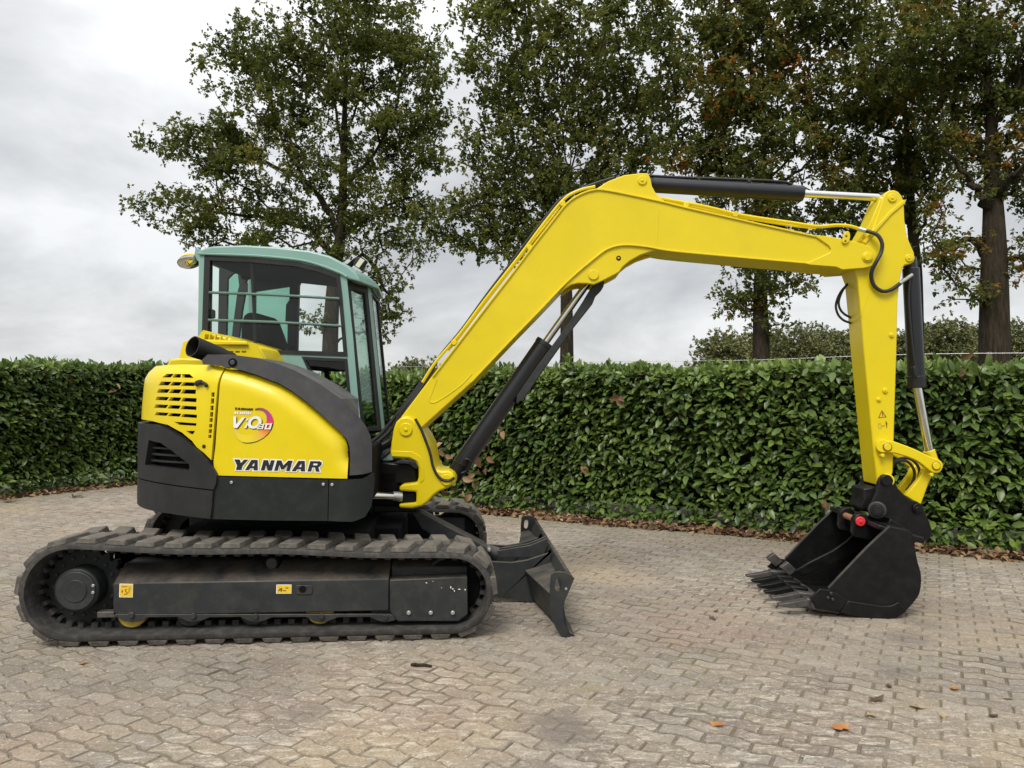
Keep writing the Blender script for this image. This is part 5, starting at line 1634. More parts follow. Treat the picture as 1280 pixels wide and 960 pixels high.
# ------------------------------------------------------------------ engine cover behind the hood, exhaust
cov = [(211, 462), (211, 449), (224, 448), (229, 428), (247.5, 421), (254, 412.5), (262, 414.5), (321, 432.5), (329, 447), (329, 462)]
vent1 = [[(x0, y0), (x0 + 5, y0 + 0.4), (x0 + 4, 424 + (x0 - 250) * .02), (x0 - 1.4, 424 + (x0 - 250) * .02)] for x0, y0 in ((256.5, 417.5), (263, 418), (270, 419), (277, 420.5), (284, 422))]
vent2 = [[(x0, 438.6), (x0 + 5.8, 438.7), (x0 + 5.8, 440.8), (x0, 440.8)] for x0 in (262, 270, 278, 286, 294, 302)] + [[(x0, 435.6), (x0 + 5.8, 435.7), (x0 + 5.8, 437.2), (x0, 437.2)] for x0 in (258.5, 263.6)]
covS = SP(-0.40, cov)
cover = plate_obj("engine_cover", covS, [SP(-0.40, h) for h in vent1 + vent2], lambda p, d: (p[0], -0.40 + d, p[1]), 0.02, M['yellow'], EX, grid=0.08, bevel=0.002, rot=TH)
prism_obj("cover_body", [(x * 1.0, z - 0.004) for x, z in covS], -0.36, 0.30, M['yellow'], cover, 0.015)
flt = SP(-0.405, [(247, 425.2), (309, 427), (311, 431.5), (247, 431)])
prism_obj("cover_ridge", flt, -0.425, -0.40, M['yellow'], cover, 0.006)
bm = bmesh.new()
pA = P3(S(240.5, 432.8, -0.80), -0.80); pB = P3(S(276, 446, -0.62), -0.62)
seg = 32
A0, A1, Bq, A2 = [], [], [], []
d_, u_, v_ = basis(Vector(pB) - Vector(pA))
for i in range(seg):
    t = 2 * math.pi * i / seg; w = u_ * math.cos(t) + v_ * math.sin(t)
    A0.append(bm.verts.new(Vector(pA) + w * 0.068)); Bq.append(bm.verts.new(Vector(pB) + w * 0.06))
    A1.append(bm.verts.new(Vector(pA) + w * 0.062)); A2.append(bm.verts.new(Vector(pA) + d_ * 0.3 + w * 0.055))
for i in range(seg):
    j = (i + 1) % seg
    bm.faces.new((A0[i], A0[j], Bq[j], Bq[i])); bm.faces.new((A1[i], A0[i], A0[j], A1[j])); bm.faces.new((A1[i], A1[j], A2[j], A2[i]))
bm.faces.new(A2)
bm_obj("exhaust_pipe", bm, M['plastic'], EX, rot=TH)
sp_prism("hood_ledge", [(198, 462), (209, 455.6), (212, 448.8), (226, 447.5), (255, 448.5), (255, 462)], -0.62, -0.30, M['yellow'], ref=-0.62, bevel=0.012)

# ------------------------------------------------------------------ cab
L0, L1 = 0.02, 1.02
side_out = SP(L0, [(249, 316), (256, 317.5), (319, 320.5), (372, 325.5), (399, 332), (425.5, 342), (433.5, 347.5), (441, 420), (448, 500), (452, 540), (248, 560), (247, 440)])
win_out = SP(L0, [(256, 319.5), (319, 322.5), (372, 327.6), (399, 334), (424.8, 343.5), (428, 370), (434.6, 445.5), (330, 441.5), (252.2, 438)])
low_out = SP(L0, [(377, 445.5), (434.4, 448.2), (441, 520), (444, 545), (436, 545), (392, 478)])
cab = plate_obj("cab", side_out, [win_out, low_out], lambda p, d: (p[0], L0 + d, p[1]), 0.05, M['teal'], EX, grid=0.12, bevel=0.008, rot=TH)
win_in = SP(L0, [(263, 325.5), (319, 328.4), (371, 333.4), (397, 339.6), (420.6, 348), (423.4, 370), (429.4, 439.8), (335, 437.4), (259.5, 434)])
plate_obj("window_frame", win_out, [win_in], lambda p, d: (p[0], L0 - 0.008 + d, p[1]), 0.05, M['plastic'], cab, grid=0.2, bevel=0.004)
plate_obj("pane", win_in, [], lambda p, d: (p[0], L0 + 0.012 + d, p[1]), 0.005, M['glass'], cab, grid=0.5, bevel=0)
low_in = SP(L0, [(382, 450.5), (430.5, 452.5), (436, 515), (438.5, 540), (397, 478)])
plate_obj("window_frame", low_out, [low_in], lambda p, d: (p[0], L0 - 0.004 + d, p[1]), 0.04, M['plastic'], cab, grid=0.2, bevel=0.003)
plate_obj("pane", low_in, [], lambda p, d: (p[0], L0 + 0.012 + d, p[1]), 0.005, M['glass'], cab, grid=0.5, bevel=0)
# guard bars across the window
for pts in ([(261.5, 365.6), (340, 368.6), (424, 373.4)], [(260.5, 400), (340, 402.6), (427, 407.4)]):
    tube_obj("guard_bar", [P3(S(a, b, L0 - 0.03), L0 - 0.03) for a, b in pts], 0.010, M['teal_dark'], cab, seg=8)
tube_obj("window_post", [P3(S(a, b, L0 + 0.03), L0 + 0.03) for a, b in [(314.5, 326), (317.5, 385), (319.5, 438)]], 0.013, M['plastic'], cab, seg=8)
bm = bmesh.new(); add_prism(bm, SP(L0 + 0.02, [(260.5, 389), (264, 386), (267.5, 388), (267.5, 397), (263, 398.5), (260.5, 396)]), L0 + 0.02, L0 + 0.05)
bm_obj("window_latch", bm, M['plastic'], cab, 0.004)
# roof with rounded front
roof = SP(L0, [(249, 318.5), (249, 313.6), (258, 309.8), (268, 307.8), (306, 306.6), (346, 309), (386, 313.3), (412, 319.8), (438, 331), (450, 338.5), (458.5, 347), (460, 353), (436, 347.8), (425.5, 342.2), (399, 332.2), (372, 325.7), (319, 320.7), (256, 317.7)])
bm = bmesh.new(); add_prism(bm, roof, L0 - 0.012, L1)
bmesh.ops.bisect_plane(bm, geom=bm.verts[:] + bm.edges[:] + bm.faces[:], plane_co=(0, 0.40, 0), plane_no=(0, 1, 0))
xm_ = max(v.co.x for v in bm.verts)
for v in bm.verts:                       # the front edge of the roof is bowed in plan
    w_ = max(0.0, min(1.0, (v.co.x - (xm_ - 0.25)) / 0.25))
    v.co.x -= w_ * (0.10 if v.co.y > 0.5 else (0.0 if v.co.y > 0.3 else 0.06))
ro = bm_obj("roof", bm, M['teal'], cab, 0.026, 4)
s_lip = SP(L0, [(249, 317.5), (319, 320), (372, 325), (399, 331.4), (425.6, 341.4), (434, 346.5)])
tube_obj("roof_gutter", [P3(p, L0 - 0.014) for p in s_lip], 0.009, M['teal'], cab, seg=6)
# front faces: near corner pillar, angled corner window, strip, windscreen
At, Ab = S(433.5, 347.5, L0), S(452, 540, L0)
def fr(lat, dt, db):
    """front line at lateral 'lat': (top point, bottom point), pushed forward by dt / db"""
    return (At[0] + dt, lat, At[1] - 0.02), (Ab[0] + db, lat, Ab[1])
def front_panel(name, e0, e1, mat, parent=cab, thick=0.03, frame=None, glass=None):
    (t0, b0), (t1, b1) = e0, e1
    def mp(p, d):
        u, v = p
        t = np.array(t0) + (np.array(t1) - np.array(t0)) * u; b = np.array(b0) + (np.array(b1) - np.array(b0)) * u
        q = b + (t - b) * v
        across = np.array(t1) - np.array(t0); up = np.array(t0) - np.array(b0)
        nn = np.cross(across, up); nn /= np.linalg.norm(nn)
        if nn[0] < 0: nn = -nn
        return tuple(q - nn * d)
    if frame:
        fu, fv0, fv1 = frame
        inner = [(fu, fv0), (1 - fu, fv0), (1 - fu, fv1), (fu, fv1)]
        plate_obj(name, [(0, 0), (1, 0), (1, 1), (0, 1)], [inner], mp, thick, mat, parent, grid=0.5, bevel=0.004)
        plate_obj("pane", inner, [], lambda p, d: mp(p, d + thick * 0.4), 0.005, glass, parent, grid=0.9, bevel=0)
    else:
        plate_obj(name, [(0, 0), (1, 0), (1, 1), (0, 1)], [], mp, thick, mat, parent, grid=0.5, bevel=0.008)
eA, eB, eC, eD = fr(L0, 0.002, 0.002), fr(L0 + 0.30, 0.085, 0.085), fr(L0 + 0.37, 0.097, 0.097), fr(L1 - 0.03, 0.02, 0.02)
front_panel("corner_window", eA, eB, M['plastic'], frame=(0.16, 0.03, 0.95), glass=M['glass_front'])
front_panel("front_pillar", eB, eC, M['teal'], thick=0.05)
front_panel("windscreen", eC, eD, M['plastic'], frame=(0.05, 0.03, 0.96), glass=M['glass_front'])
# far side wall with its openings (door)
far_out = SP(L1 - 0.04, [(256, 318), (330, 320), (400, 330), (432, 343), (437, 400), (442, 450), (446, 520), (256, 520)])
fh = [[(263.5, 331), (273.8, 335.5), (272, 440), (262, 440)],
      [(284, 348), (290, 342), (297, 339.5), (298, 349), (299, 357), (296.5, 366), (291, 408), (288, 440), (282, 440)],
      [(310.5, 341.2), (341, 345.8), (318, 349.8), (306, 355)],
      [(306, 366), (362, 357.8), (361.6, 375), (357.5, 381), (356.6, 401), (359.5, 404.5), (359, 440), (296, 440), (302, 389)],
      [(373.5, 357), (376, 350.5), (380, 348.4), (424, 350), (430, 440), (371.5, 440)],
      [(372, 452), (434, 456), (440, 520), (380, 500)]]
fhS = [SP(L1 - 0.04, h) for h in fh]
plate_obj("door", far_out, fhS, lambda p, d: (p[0], L1 - 0.04 + d, p[1]), 0.04, M['plastic'], cab, grid=0.15, bevel=0.004)
for i, h in enumerate(fhS):
    if i != 4:
        plate_obj("pane", h, [], lambda p, d: (p[0], L1 - 0.02 + d, p[1]), 0.005, M['glass_green'] if i in (3, 1, 2) else M['glass'], cab, grid=0.6, bevel=0)
# rear wall posts and rear glass
(xr0, zr0) = S(250, 318, L0); (xr1, zr1) = S(248, 520, L0)
for l in (L0 + 0.0, L1 - 0.06):
    prism_obj("rear_pillar", [(xr0 - 0.012, zr0), (xr0 + 0.05, zr0), (xr1 + 0.05, zr1), (xr1 - 0.012, zr1)], l - 0.004 if l < 0.5 else l, l + 0.06, M['teal'], cab, 0.012)
prism_obj("rear_wall", [(xr0, zr0 - 0.75), (xr0 + 0.02, zr0 - 0.75), (xr1 + 0.02, zr1), (xr1, zr1)], L0 + 0.06, L1 - 0.06, M['teal'], cab, 0.005)
prism_obj("headliner", [(x, z - 0.03) for x, z in SP(L0, [(258, 318), (319, 321), (372, 327), (399, 334), (430, 346), (430, 348.5), (399, 337), (372, 330), (319, 324.5), (258, 322)])], L0 + 0.05, L1 - 0.05, M['seat'], cab, 0.0)
prism_obj("cab_floor", SP(L0 + 0.05, [(250, 520), (452, 520), (452, 545), (250, 545)]), L0 + 0.05, L1 - 0.02, M['seat'], cab, 0.0)
# seat, headrest, console, joystick, door handle bulge
sl0 = 0.32
prism_obj("seat_back", SP(sl0, [(300, 440), (301, 405), (304, 394), (310, 390), (320, 391), (326, 396), (333, 415), (342, 440)]), sl0, sl0 + 0.44, M['seat'], cab, 0.03, 3)
prism_obj("seat_cushion", SP(sl0, [(300, 452), (300, 436), (345, 436), (378, 444), (378, 452)]), sl0, sl0 + 0.46, M['seat'], cab, 0.02, 3)
prism_obj("side_console", SP(L0 + 0.09, [(365, 446.5), (434, 448.5), (436, 464), (392, 463), (382, 462), (374, 458)]), L0 + 0.09, L0 + 0.30, M['seat'], cab, 0.012)
tube_obj("joystick", [P3(S(a, b, L0 + 0.3), L0 + 0.3) for a, b in [(412, 480), (409, 470), (407, 462), (401, 455)]], 0.02, M['seat'], cab, seg=8)
prism_obj("pedal_box", SP(L0 + 0.4, [(398, 520), (402, 482), (416, 478), (420, 520)]), L0 + 0.4, L0 + 0.6, M['seat'], cab, 0.01)
tube_obj("control_lever", [P3(S(a, b, 0.5), 0.5) for a, b in [(362, 446), (363, 438), (366, 431)]], [0.018] * 7 + [0.028] * 8, M['seat'], cab, seg=8)
prism_obj("roof_speaker", SP(0.75, [(297, 326), (309, 326), (309, 349), (300, 349)]), 0.75, 0.83, M['seat'], cab, 0.02)
# mirror and work lamp
mx, mz = S(237, 328, 0.10)
bm = bmesh.new()
c0 = Vector((mx, 0.10, mz)); nrm = Vector((0.30, -0.42, -0.85)).normalized(); u0 = Vector((1, 0, -0.2)); u0 = (u0 - nrm * u0.dot(nrm)).normalized(); v0 = nrm.cross(u0)
prev = None
for k, (rr_, hh_) in enumerate([(0.001, 0.034), (0.03, 0.031), (0.055, 0.02), (0.073, 0.004), (0.077, -0.008), (0.07, -0.022), (0.04, -0.03), (0.001, -0.032)]):
    ring = [bm.verts.new(c0 + u0 * (rr_ * 1.15 * math.cos(t)) + v0 * (rr_ * 0.95 * math.sin(t)) + nrm * hh_) for t in np.linspace(0, 2 * math.pi, 28, endpoint=False)]
    if prev:
        for i in range(28): bm.faces.new((prev[i], prev[(i + 1) % 28], ring[(i + 1) % 28], ring[i]))
    prev = ring
mir = bm_obj("mirror", bm, M['chrome'], cab)
bm = bmesh.new()
add_cyl(bm, c0 - nrm * 0.010, c0 - nrm * 0.04, 0.080, 0.06, 28)
bm_obj("mirror_shell", bm, M['yellow'], cab, 0.004)
tube_obj("mirror_bracket", [(mx + 0.03, 0.10, mz + 0.02), (mx + 0.06, 0.09, mz + 0.06), P3(S(246, 309, 0.08), 0.08)], 0.012, M['teal'], cab, seg=8)
bm = bmesh.new(); add_prism(bm, SP(0.05, [(242.5, 318), (244.5, 309), (248, 310), (252, 318), (251, 328), (246, 326)]), 0.05, 0.09)
bm_obj("mirror_bracket", bm, M['teal'], cab, 0.006)
lampS = SP(0.62, [(441, 331), (444.5, 321.5), (452, 321), (456.5, 324.5), (448.5, 336)])
prism_obj("work_lamp", lampS, 0.62, 0.74, M['plastic'], cab, 0.008)
prism_obj("lamp_lens", SP(0.615, [(443.8, 332), (450.5, 322.5), (456, 325.4), (448.8, 335.2)]), 0.612, 0.622, M['lens'], cab, 0.003)

# ------------------------------------------------------------------ swing bracket
BR = -0.19
brk = [(489, 553), (492, 535), (495, 527.5), (501, 521.5), (508.7, 520.2), (516, 523.5), (522, 532.5), (530, 544), (536, 555), (539, 570), (540.5, 580), (545, 587.5), (552.5, 588.5), (560, 588), (566, 591), (569, 597.5), (568, 604.5), (560, 610), (550, 614), (542.5, 619), (535, 627.5), (527.5, 633), (515, 636), (499, 635.4), (498, 630), (520, 628.5), (520, 615), (499, 614), (499, 608.5), (503, 605.5), (521, 603.5), (523, 596), (522.8, 584), (519, 577), (512, 573.5), (490, 572.5), (487.5, 566)]
bracket = sp_prism("swing_bracket", brk, BR, 0.19, M['yellow'], bevel=0.016, segs=3)
s_pin("foot_pin", 507, 537, BR - 0.012, BR + 0.02, 0.046, M['yellow'], bracket)
s_pin("foot_pin", 507, 537, BR - 0.020, BR + 0.02, 0.012, M['yellow'], bracket)
s_pin("cylinder_pin", 558, 600, BR - 0.012, BR + 0.02, 0.040, M['yellow'], bracket)
prism_obj("bracket_web", SP(BR - 0.004, [(489, 563.5), (516, 564.5), (526, 571), (530, 583), (530, 600), (525.5, 604), (527, 590), (522, 577), (512, 571.5), (489.5, 570.5)]), BR - 0.004, BR + 0.03, M['yellow'], bracket, 0.003)
prism_obj("pivot_block", SP(-0.12, [(499.5, 614.8), (519.5, 615.5), (519.5, 629), (499.5, 629.8)]), -0.15, 0.12, M['black'], bracket, 0.008)
s_cyl("swing_cylinder", (459, 619.5, -0.30), (492, 620.3, -0.17), 0.030, M['chrome'])
s_cyl("swing_cylinder_end", (491, 620.2, -0.17), (503, 620.8, -0.15), 0.034, M['bolt'])

# ------------------------------------------------------------------ boom
BO = -0.155
top_edge = [(503, 519), (540, 470), (599, 393), (640, 340), (665, 307), (690, 275), (707.5, 253.5), (725, 241.5), (745, 235.5), (765, 237.5), (795, 243.5), (830, 251), (860, 258.5), (920, 272), (960, 281), (1020, 294)]
front_end = [(1035, 295.5), (1070, 302.5), (1086, 308), (1093, 313.5), (1096.5, 321), (1095, 327), (1090, 332), (1080, 334), (1053, 336), (1045, 332.5)]
low_edge = [(1012, 330), (960, 325.5), (920, 322), (840, 314.5), (810, 309.5), (782, 307), (762, 311), (745, 322.5), (710, 352.5), (675, 389), (640, 425), (589, 479), (528, 534)]
boom = sp_prism("boom", top_edge + front_end + low_edge + [(515, 547), (503, 548), (496, 540), (496, 529)], BO, 0.155, M['yellow'], bevel=0.008)
def strip(edge, w, name, l0, l1, parent, mat):
    """raised flange along an edge polyline of photo points (width w pixels, inwards on the right-hand side)"""
    e_ = [np.array(p, float) for p in edge]
    inn = []
    for i, p in enumerate(e_):
        d = e_[min(i + 1, len(e_) - 1)] - e_[max(i - 1, 0)]; d /= np.linalg.norm(d)
        inn.append(tuple(p + np.array([-d[1], d[0]]) * w))
    return prism_obj(name, SP(l0, [tuple(p) for p in e_] + inn[::-1]), l0, l1, mat, parent, 0.003)
fine = lambda pts, k=4: [tuple(p) for p in catmull(pts, k)]
strip(fine(top_edge[1:]), 2.4, "top_flange", BO - 0.012, -BO + 0.012, boom, M['yellow'])
strip(fine(low_edge[:-1]), 2.2, "bottom_flange", BO - 0.012, -BO + 0.012, boom, M['yellow'])
ears = [(742, 238), (760, 226.5), (780, 218.8), (800, 216.3), (810, 216.4), (813, 222.5), (815, 232.5), (819, 240), (826, 247.5), (833, 252.5), (800, 246), (765, 239)]
for a, b in ((BO + 0.02, BO + 0.055), (-BO - 0.055, -BO - 0.02)):
    prism_obj("cylinder_ear", SP(BO + 0.02, ears), a, b, M['yellow'], boom, 0.006)
s_pin("ear_pin", 803, 225, BO + 0.008, -BO - 0.01, 0.032, M['yellow'], boom)
s_pin("ear_pin", 803, 225, BO + 0.0, BO + 0.02, 0.009, M['yellow'], boom)
lowb = [(700, 366), (707.5, 360), (714, 356), (722.5, 354), (733, 354.2), (742.5, 355.5), (755, 350), (767, 344), (774, 340), (779, 333), (787.5, 326), (800, 319), (813, 314.5), (822, 312), (800, 308), (782, 306), (762, 310), (745, 321.5), (710, 351.5)]
for a, b in ((BO + 0.004, BO + 0.05), (-BO - 0.05, -BO - 0.004)):
    prism_obj("cylinder_bracket", SP(BO + 0.004, lowb), a, b, M['yellow'], boom, 0.006)
s_pin("bracket_pin", 742, 343.3, BO - 0.010, -BO, 0.036, M['yellow'], boom)
s_pin("bracket_hole", 773.3, 322.5, BO - 0.001, BO + 0.02, 0.017, M['dark'], boom)
s_pin("bracket_hole", 773.3, 322.5, BO - 0.003, BO + 0.02, 0.008, M['yellow'], boom)
# fork cheek at the boom tip
cheek = [(1016, 293.5), (1026, 300), (1036, 307), (1039, 311.5), (1037, 316), (1008, 329.3), (1012, 331), (1045, 333.5), (1053, 337), (1080, 335), (1090.5, 332.5), (1095.8, 327.5), (1097.5, 321), (1094, 313), (1086, 307.5), (1070, 302), (1035, 295)]
for s_ in (-1, 1):
    a, b = BO - 0.014, BO + 0.02
    prism_obj("boom_fork", SP(BO - 0.014, cheek), *( (a, b) if s_ < 0 else (-b, -a)), M['yellow'], boom, 0.004)
s_pin("tip_pin", 1085, 321, BO - 0.026, -BO + 0.02, 0.036, M['yellow'], boom)
s_pin("tip_pin", 1085, 321, BO - 0.034, BO, 0.026, M['yellow'], boom)
lk = SP(BO - 0.02, [(1052, 302), (1053, 299), (1054, 293), (1056.5, 289.5), (1060, 289), (1062, 292), (1062.3, 297), (1060.5, 303), (1057, 305), (1053.5, 304.5)])
prism_obj("hose_clamp_plate", lk, BO - 0.03, BO - 0.013, M['yellow'], boom, 0.004)
for (x, y) in ((1058.3, 294.5), (1057.2, 300.8)):
    s_pin("clamp_bolt", x, y, BO - 0.036, BO - 0.02, 0.007, M['brown_ink'], boom)
# embossed reinforcement at the foot
tube_obj("foot_plate_edge", [P3(S(a, b, BO), BO) for a, b in [(546, 474), (541, 488), (537, 498), (537.5, 502), (541, 503.5), (548, 501), (565, 490), (578, 480), (590, 467)]], 0.0045, M['yellow'], boom, seg=6)
tube_obj("weld_seam", [P3(S(a, b, BO), BO) for a, b in [(824, 262), (822.5, 285), (821, 307)]], 0.0022, M['yellow'], boom, seg=6)
# steel pipes on the back of the boom
def b_tube(name, pts, r, mat, lat): return tube_obj(name, [P3(S(a, b, lat), lat) for a, b in pts], r, mat, boom, seg=8)
b_tube("pipe", [(528, 478), (545, 452), (575, 417), (607, 374), (650, 319), (680, 279), (705, 249), (724, 238), (744, 233)], 0.011, M['yellow'], -0.13)
b_tube("pipe", [(560, 438), (575, 420), (606, 379), (650, 322), (683, 281), (706, 252)], 0.009, M['yellow'], -0.09)
b_tube("pipe", [(815, 246), (835, 249.5), (880, 258), (930, 269.5), (990, 278.5), (1022, 283), (1046, 281.5), (1064, 283), (1080, 288.5)], 0.0125, M['yellow'], -0.12)
b_tube("pipe", [(815, 248), (870, 259), (925, 271), (985, 281), (1020, 285)], 0.0105, M['yellow'], -0.02)
b_tube("hose", [(536, 465), (553, 441), (577, 412), (608, 369), (640, 327), (660, 300), (685, 268), (700, 250), (722, 238), (748, 228), (768, 222)], 0.011, M['hose'], 0.02)
for (x, y) in ((567, 428), (662, 309), (703, 254), (858, 256), (920, 267.5)):
    s_pin("pipe_clamp", x, y, -0.15, 0.05, 0.020, M['yellow'], boom)
# hoses from the house to the boom foot
for i, (p, lt) in enumerate([([(462, 560), (474, 551), (490, 536), (503, 514), (522, 489), (540, 464)], 0.02), ([(462, 554), (476, 543), (492, 524), (508, 503), (530, 474), (545, 452)], 0.06),
                             ([(462, 563), (476, 557), (490, 548), (499, 530), (512, 508), (533, 476)], -0.06), ([(462, 567), (478, 560), (492, 553), (500, 545)], -0.02), ([(465, 574), (476, 572), (486, 565), (493, 559)], -0.1)]):
    tube_obj("hose", [P3(S(a, b, lt), lt) for a, b in p], 0.016, M['hose'], EX, rot=TH, seg=8)
tube_obj("hose", [P3(S(a, b, -0.205), -0.205) for a, b in [(519, 523.5), (526, 536), (533, 553), (538, 568), (541, 582), (546, 593), (553, 599.5), (562, 600.5), (568, 597)]], 0.010, M['hose'], EX, rot=TH, seg=8)

# ------------------------------------------------------------------ boom cylinder and its guard
bc = s_cyl("boom_cylinder", (577, 580.5, 0), (680, 431, 0), 0.068, M['cyl'], bevel=0.008, seg=36)
s_cyl("gland", (679, 432.6, 0), (682.5, 427.5, 0), 0.072, M['cyl'], bc)
s_cyl("rod", (679, 432, 0), (739, 347.5, 0), 0.026, M['chrome'], bc)
s_cyl("cylinder_foot", (564, 599, 0), (580, 576, 0), 0.060, M['black'], bc, bevel=0.012)
tube_obj("hose", [P3(S(a, b, -0.075), -0.075) for a, b in [(579, 579), (583, 574), (588, 577), (584, 588), (577, 592)]], 0.011, M['black'], bc, seg=8)
gd = [(755.5, 352.5), (753, 349.5), (744, 353), (736, 364), (727, 379), (712, 402), (690, 432), (668, 462), (646, 494), (645, 505), (655, 498), (684, 456), (718, 408), (741, 379), (745, 369), (752, 362), (754.5, 358)]
sp_prism("cylinder_guard_plate", gd, -0.055, 0.055, M['steel'], bevel=0.006)

# ------------------------------------------------------------------ arm cylinder
ac = s_cyl("arm_cylinder", (814.5, 231, 0), (1004, 242, 0), 0.056, M['cyl'], bevel=0.008, seg=36)
s_cyl("cylinder_head", (803, 229, 0), (817, 231.2, 0), 0.05, M['cyl'], ac)
s_cyl("rod", (1003, 242, 0), (1101, 247.2, 0), 0.0265, M['chrome'], ac)
s_cyl("rod_eye", (1098, 247, 0), (1117, 248, 0), 0.036, M['cyl'], ac)
for lt, y0 in ((-0.02, 0), (0.02, 1)):
    tube_obj("pipe", [P3(S(a, b + y0, lt), lt) for a, b in [(812, 219.5), (850, 221.5), (920, 224), (975, 226.8), (990, 230)]], 0.009, M['hose'], ac, seg=8)
for px in (874, 937):
    s_pin("pipe_clamp", px, 223 + (px - 874) * 0.045, -0.03, 0.03, 0.014, M['hose'], ac)

# ------------------------------------------------------------------ arm
AR = -0.118
armp = [(1104, 246), (1106.5, 241), (1111, 238.2), (1118, 237.4), (1123, 239.5), (1127.5, 245), (1130, 252.5), (1131, 275), (1134, 295), (1138, 305), (1142.5, 315), (1144, 322.5), (1142.5, 327), (1139, 329.6), (1131, 331.5), (1128, 336), (1125, 350), (1122.5, 375), (1121, 440), (1116.3, 590), (1113, 600), (1106, 606.5), (1096.5, 606.6), (1091, 553.5), (1080, 440), (1076, 390), (1072, 350), (1066, 334), (1074, 315), (1082, 299), (1090, 287.5), (1097, 268), (1101, 256)]
arm = sp_prism("arm", armp, AR, -AR, M['yellow'], bevel=0.008)
rib_a = SP(AR - 0.012, [(1132.5, 250.5), (1130, 249.3), (1112, 264.5), (1079, 302), (1082, 304.5), (1114, 268.5), (1132, 253)])
prism_obj("arm_rib", rib_a, AR - 0.012, AR + 0.01, M['yellow'], arm, 0.003)
lf = SP(0.0, [(1092.5, 254), (1095, 254.5), (1086, 283), (1074, 306), (1068, 303.5), (1082, 279)])
prism_obj("arm_rib", [(x, z) for x, z in lf], AR + 0.02, -AR - 0.02, M['yellow'], arm, 0.004)
tube_obj("fold_line", [P3(S(a, b, AR), AR) for a, b in [(1086, 366), (1079, 384), (1077.5, 396)]], 0.003, M['yellow'], arm, seg=6)
for (x, y, r_, t) in ((1116, 247, 0.030, 0.012), (1137, 322.3, 0.026, 0.010), (1115, 419, 0.017, 0.010), (1107, 488.2, 0.018, 0.012), (1099, 499.5, 0.016, 0.010)):
    s_pin("boss", x, y, AR - t, AR + 0.02, r_, M['yellow'], arm)
    s_pin("boss_nipple", x, y, AR - t - 0.006, AR, r_ * 0.35, M['yellow'], arm)
# warning sticker: triangle and keep-clear pictogram
def a_flat(name, pts, mat, off=0.0012, th=0.0006): return prism_obj(name, SP(AR - off, pts), AR - off, AR - off + th, mat, arm, 0)
def z24(x, y): return (1085 + x / 24.0, 505 + y / 24.0)
tri = [z24(415, 180), z24(560, 395), z24(305, 425)]; tri_in = [z24(417, 225), z24(518, 380), z24(340, 400)]
bm = bmesh.new()
add_plate(bm, SP(AR - 0.0013, tri), [SP(AR - 0.0013, tri_in)], lambda p, d: (p[0], AR - 0.0013 + d, p[1]), 0.0008, 0.05)
bm_obj("warning_triangle", bm, M['brown_ink'], arm)
for q in ([(415, 235), (455, 265), (440, 300), (425, 290)], [(430, 320), (460, 345), (440, 378), (428, 360)], [(430, 270), (450, 300), (445, 335), (425, 330)]):
    a_flat("warning_symbol", [z24(*p) for p in q], M['brown_ink'])
for q in ([(545, 500), (560, 530), (555, 545), (535, 545), (530, 525)], [(525, 555), (575, 550), (585, 600), (570, 640), (575, 715), (555, 725), (545, 640), (528, 600)], [(405, 655), (470, 652), (500, 625), (498, 660), (470, 670), (405, 670)]):
    a_flat("warning_symbol", [z24(*p) for p in q], M['brown_ink'])
oq = [z24(290, 585), z24(400, 580), z24(405, 745), z24(320, 750), z24(315, 620)]
oi_ = [z24(320, 605), z24(385, 602), z24(390, 728), z24(338, 730), z24(335, 625)]
bm = bmesh.new()
add_plate(bm, SP(AR - 0.0013, oq), [SP(AR - 0.0013, oi_)], lambda p, d: (p[0], AR - 0.0013 + d, p[1]), 0.0008, 0.05)
bm_obj("warning_symbol", bm, M['yellow_dull'], arm)
# hoses at the elbow
tube_obj("hose", [P3(S(a, b, l), l) for a, b, l in [(1078, 288, -0.13), (1086, 289.5, -0.15), (1097, 294, -0.17), (1102.5, 304, -0.18), (1101.5, 315, -0.18), (1096, 326, -0.19), (1090, 338, -0.17), (1089.5, 349, -0.15), (1094, 358.5, -0.145), (1103, 364, -0.145), (1113, 362.5, -0.145), (1123, 356, -0.13), (1131, 349, -0.09)]], 0.0135, M['hose'], EX, rot=TH, seg=10)
s_cyl("hose_end", (1073, 285.8, -0.12), (1083, 288.8, -0.14), 0.0165, M['bolt'])
s_cyl("hose_end", (1124, 354.5, -0.128), (1140, 343.5, -0.07), 0.0135, M['bolt'])
for pts in ([(1062, 353), (1051, 365), (1045, 380), (1047, 392), (1054, 400), (1064, 404)], [(1064, 350), (1054, 362), (1048.5, 376), (1050, 386), (1056, 393), (1066, 398)]):
    tube_obj("hose", [P3(S(a, b, 0.06), 0.06) for a, b in pts], 0.0085, M['hose'], EX, rot=TH, seg=8)

# ------------------------------------------------------------------ bucket cylinder and linkage
kc = s_cyl("bucket_cylinder", (1138.5, 335, 0), (1146, 483, 0), 0.056, M['cyl'], bevel=0.008, seg=36)
s_cyl("cylinder_head", (1137, 322, 0), (1139, 341, 0), 0.043, M['cyl'], kc)
s_cyl("gland", (1145.4, 470, 0), (1146.2, 485, 0), 0.061, M['cyl'], kc)
s_cyl("rod", (1146, 483, 0), (1163, 572, 0), 0.031, M['chrome'], kc)
s_cyl("rod_eye", (1161, 563, 0), (1168, 584, 0), 0.040, M['yellow'], kc)
tube_obj("pipe", [P3(S(a, b, -0.062), -0.062) for a, b in [(1137, 348), (1136, 380), (1140, 430), (1145, 468)]], 0.009, M['cyl'], kc, seg=8)
prism_obj("pipe_port", SP(-0.07, [(1141.5, 458), (1146, 457), (1147.5, 471), (1143, 472)]), -0.07, -0.02, M['cyl'], kc, 0.006)
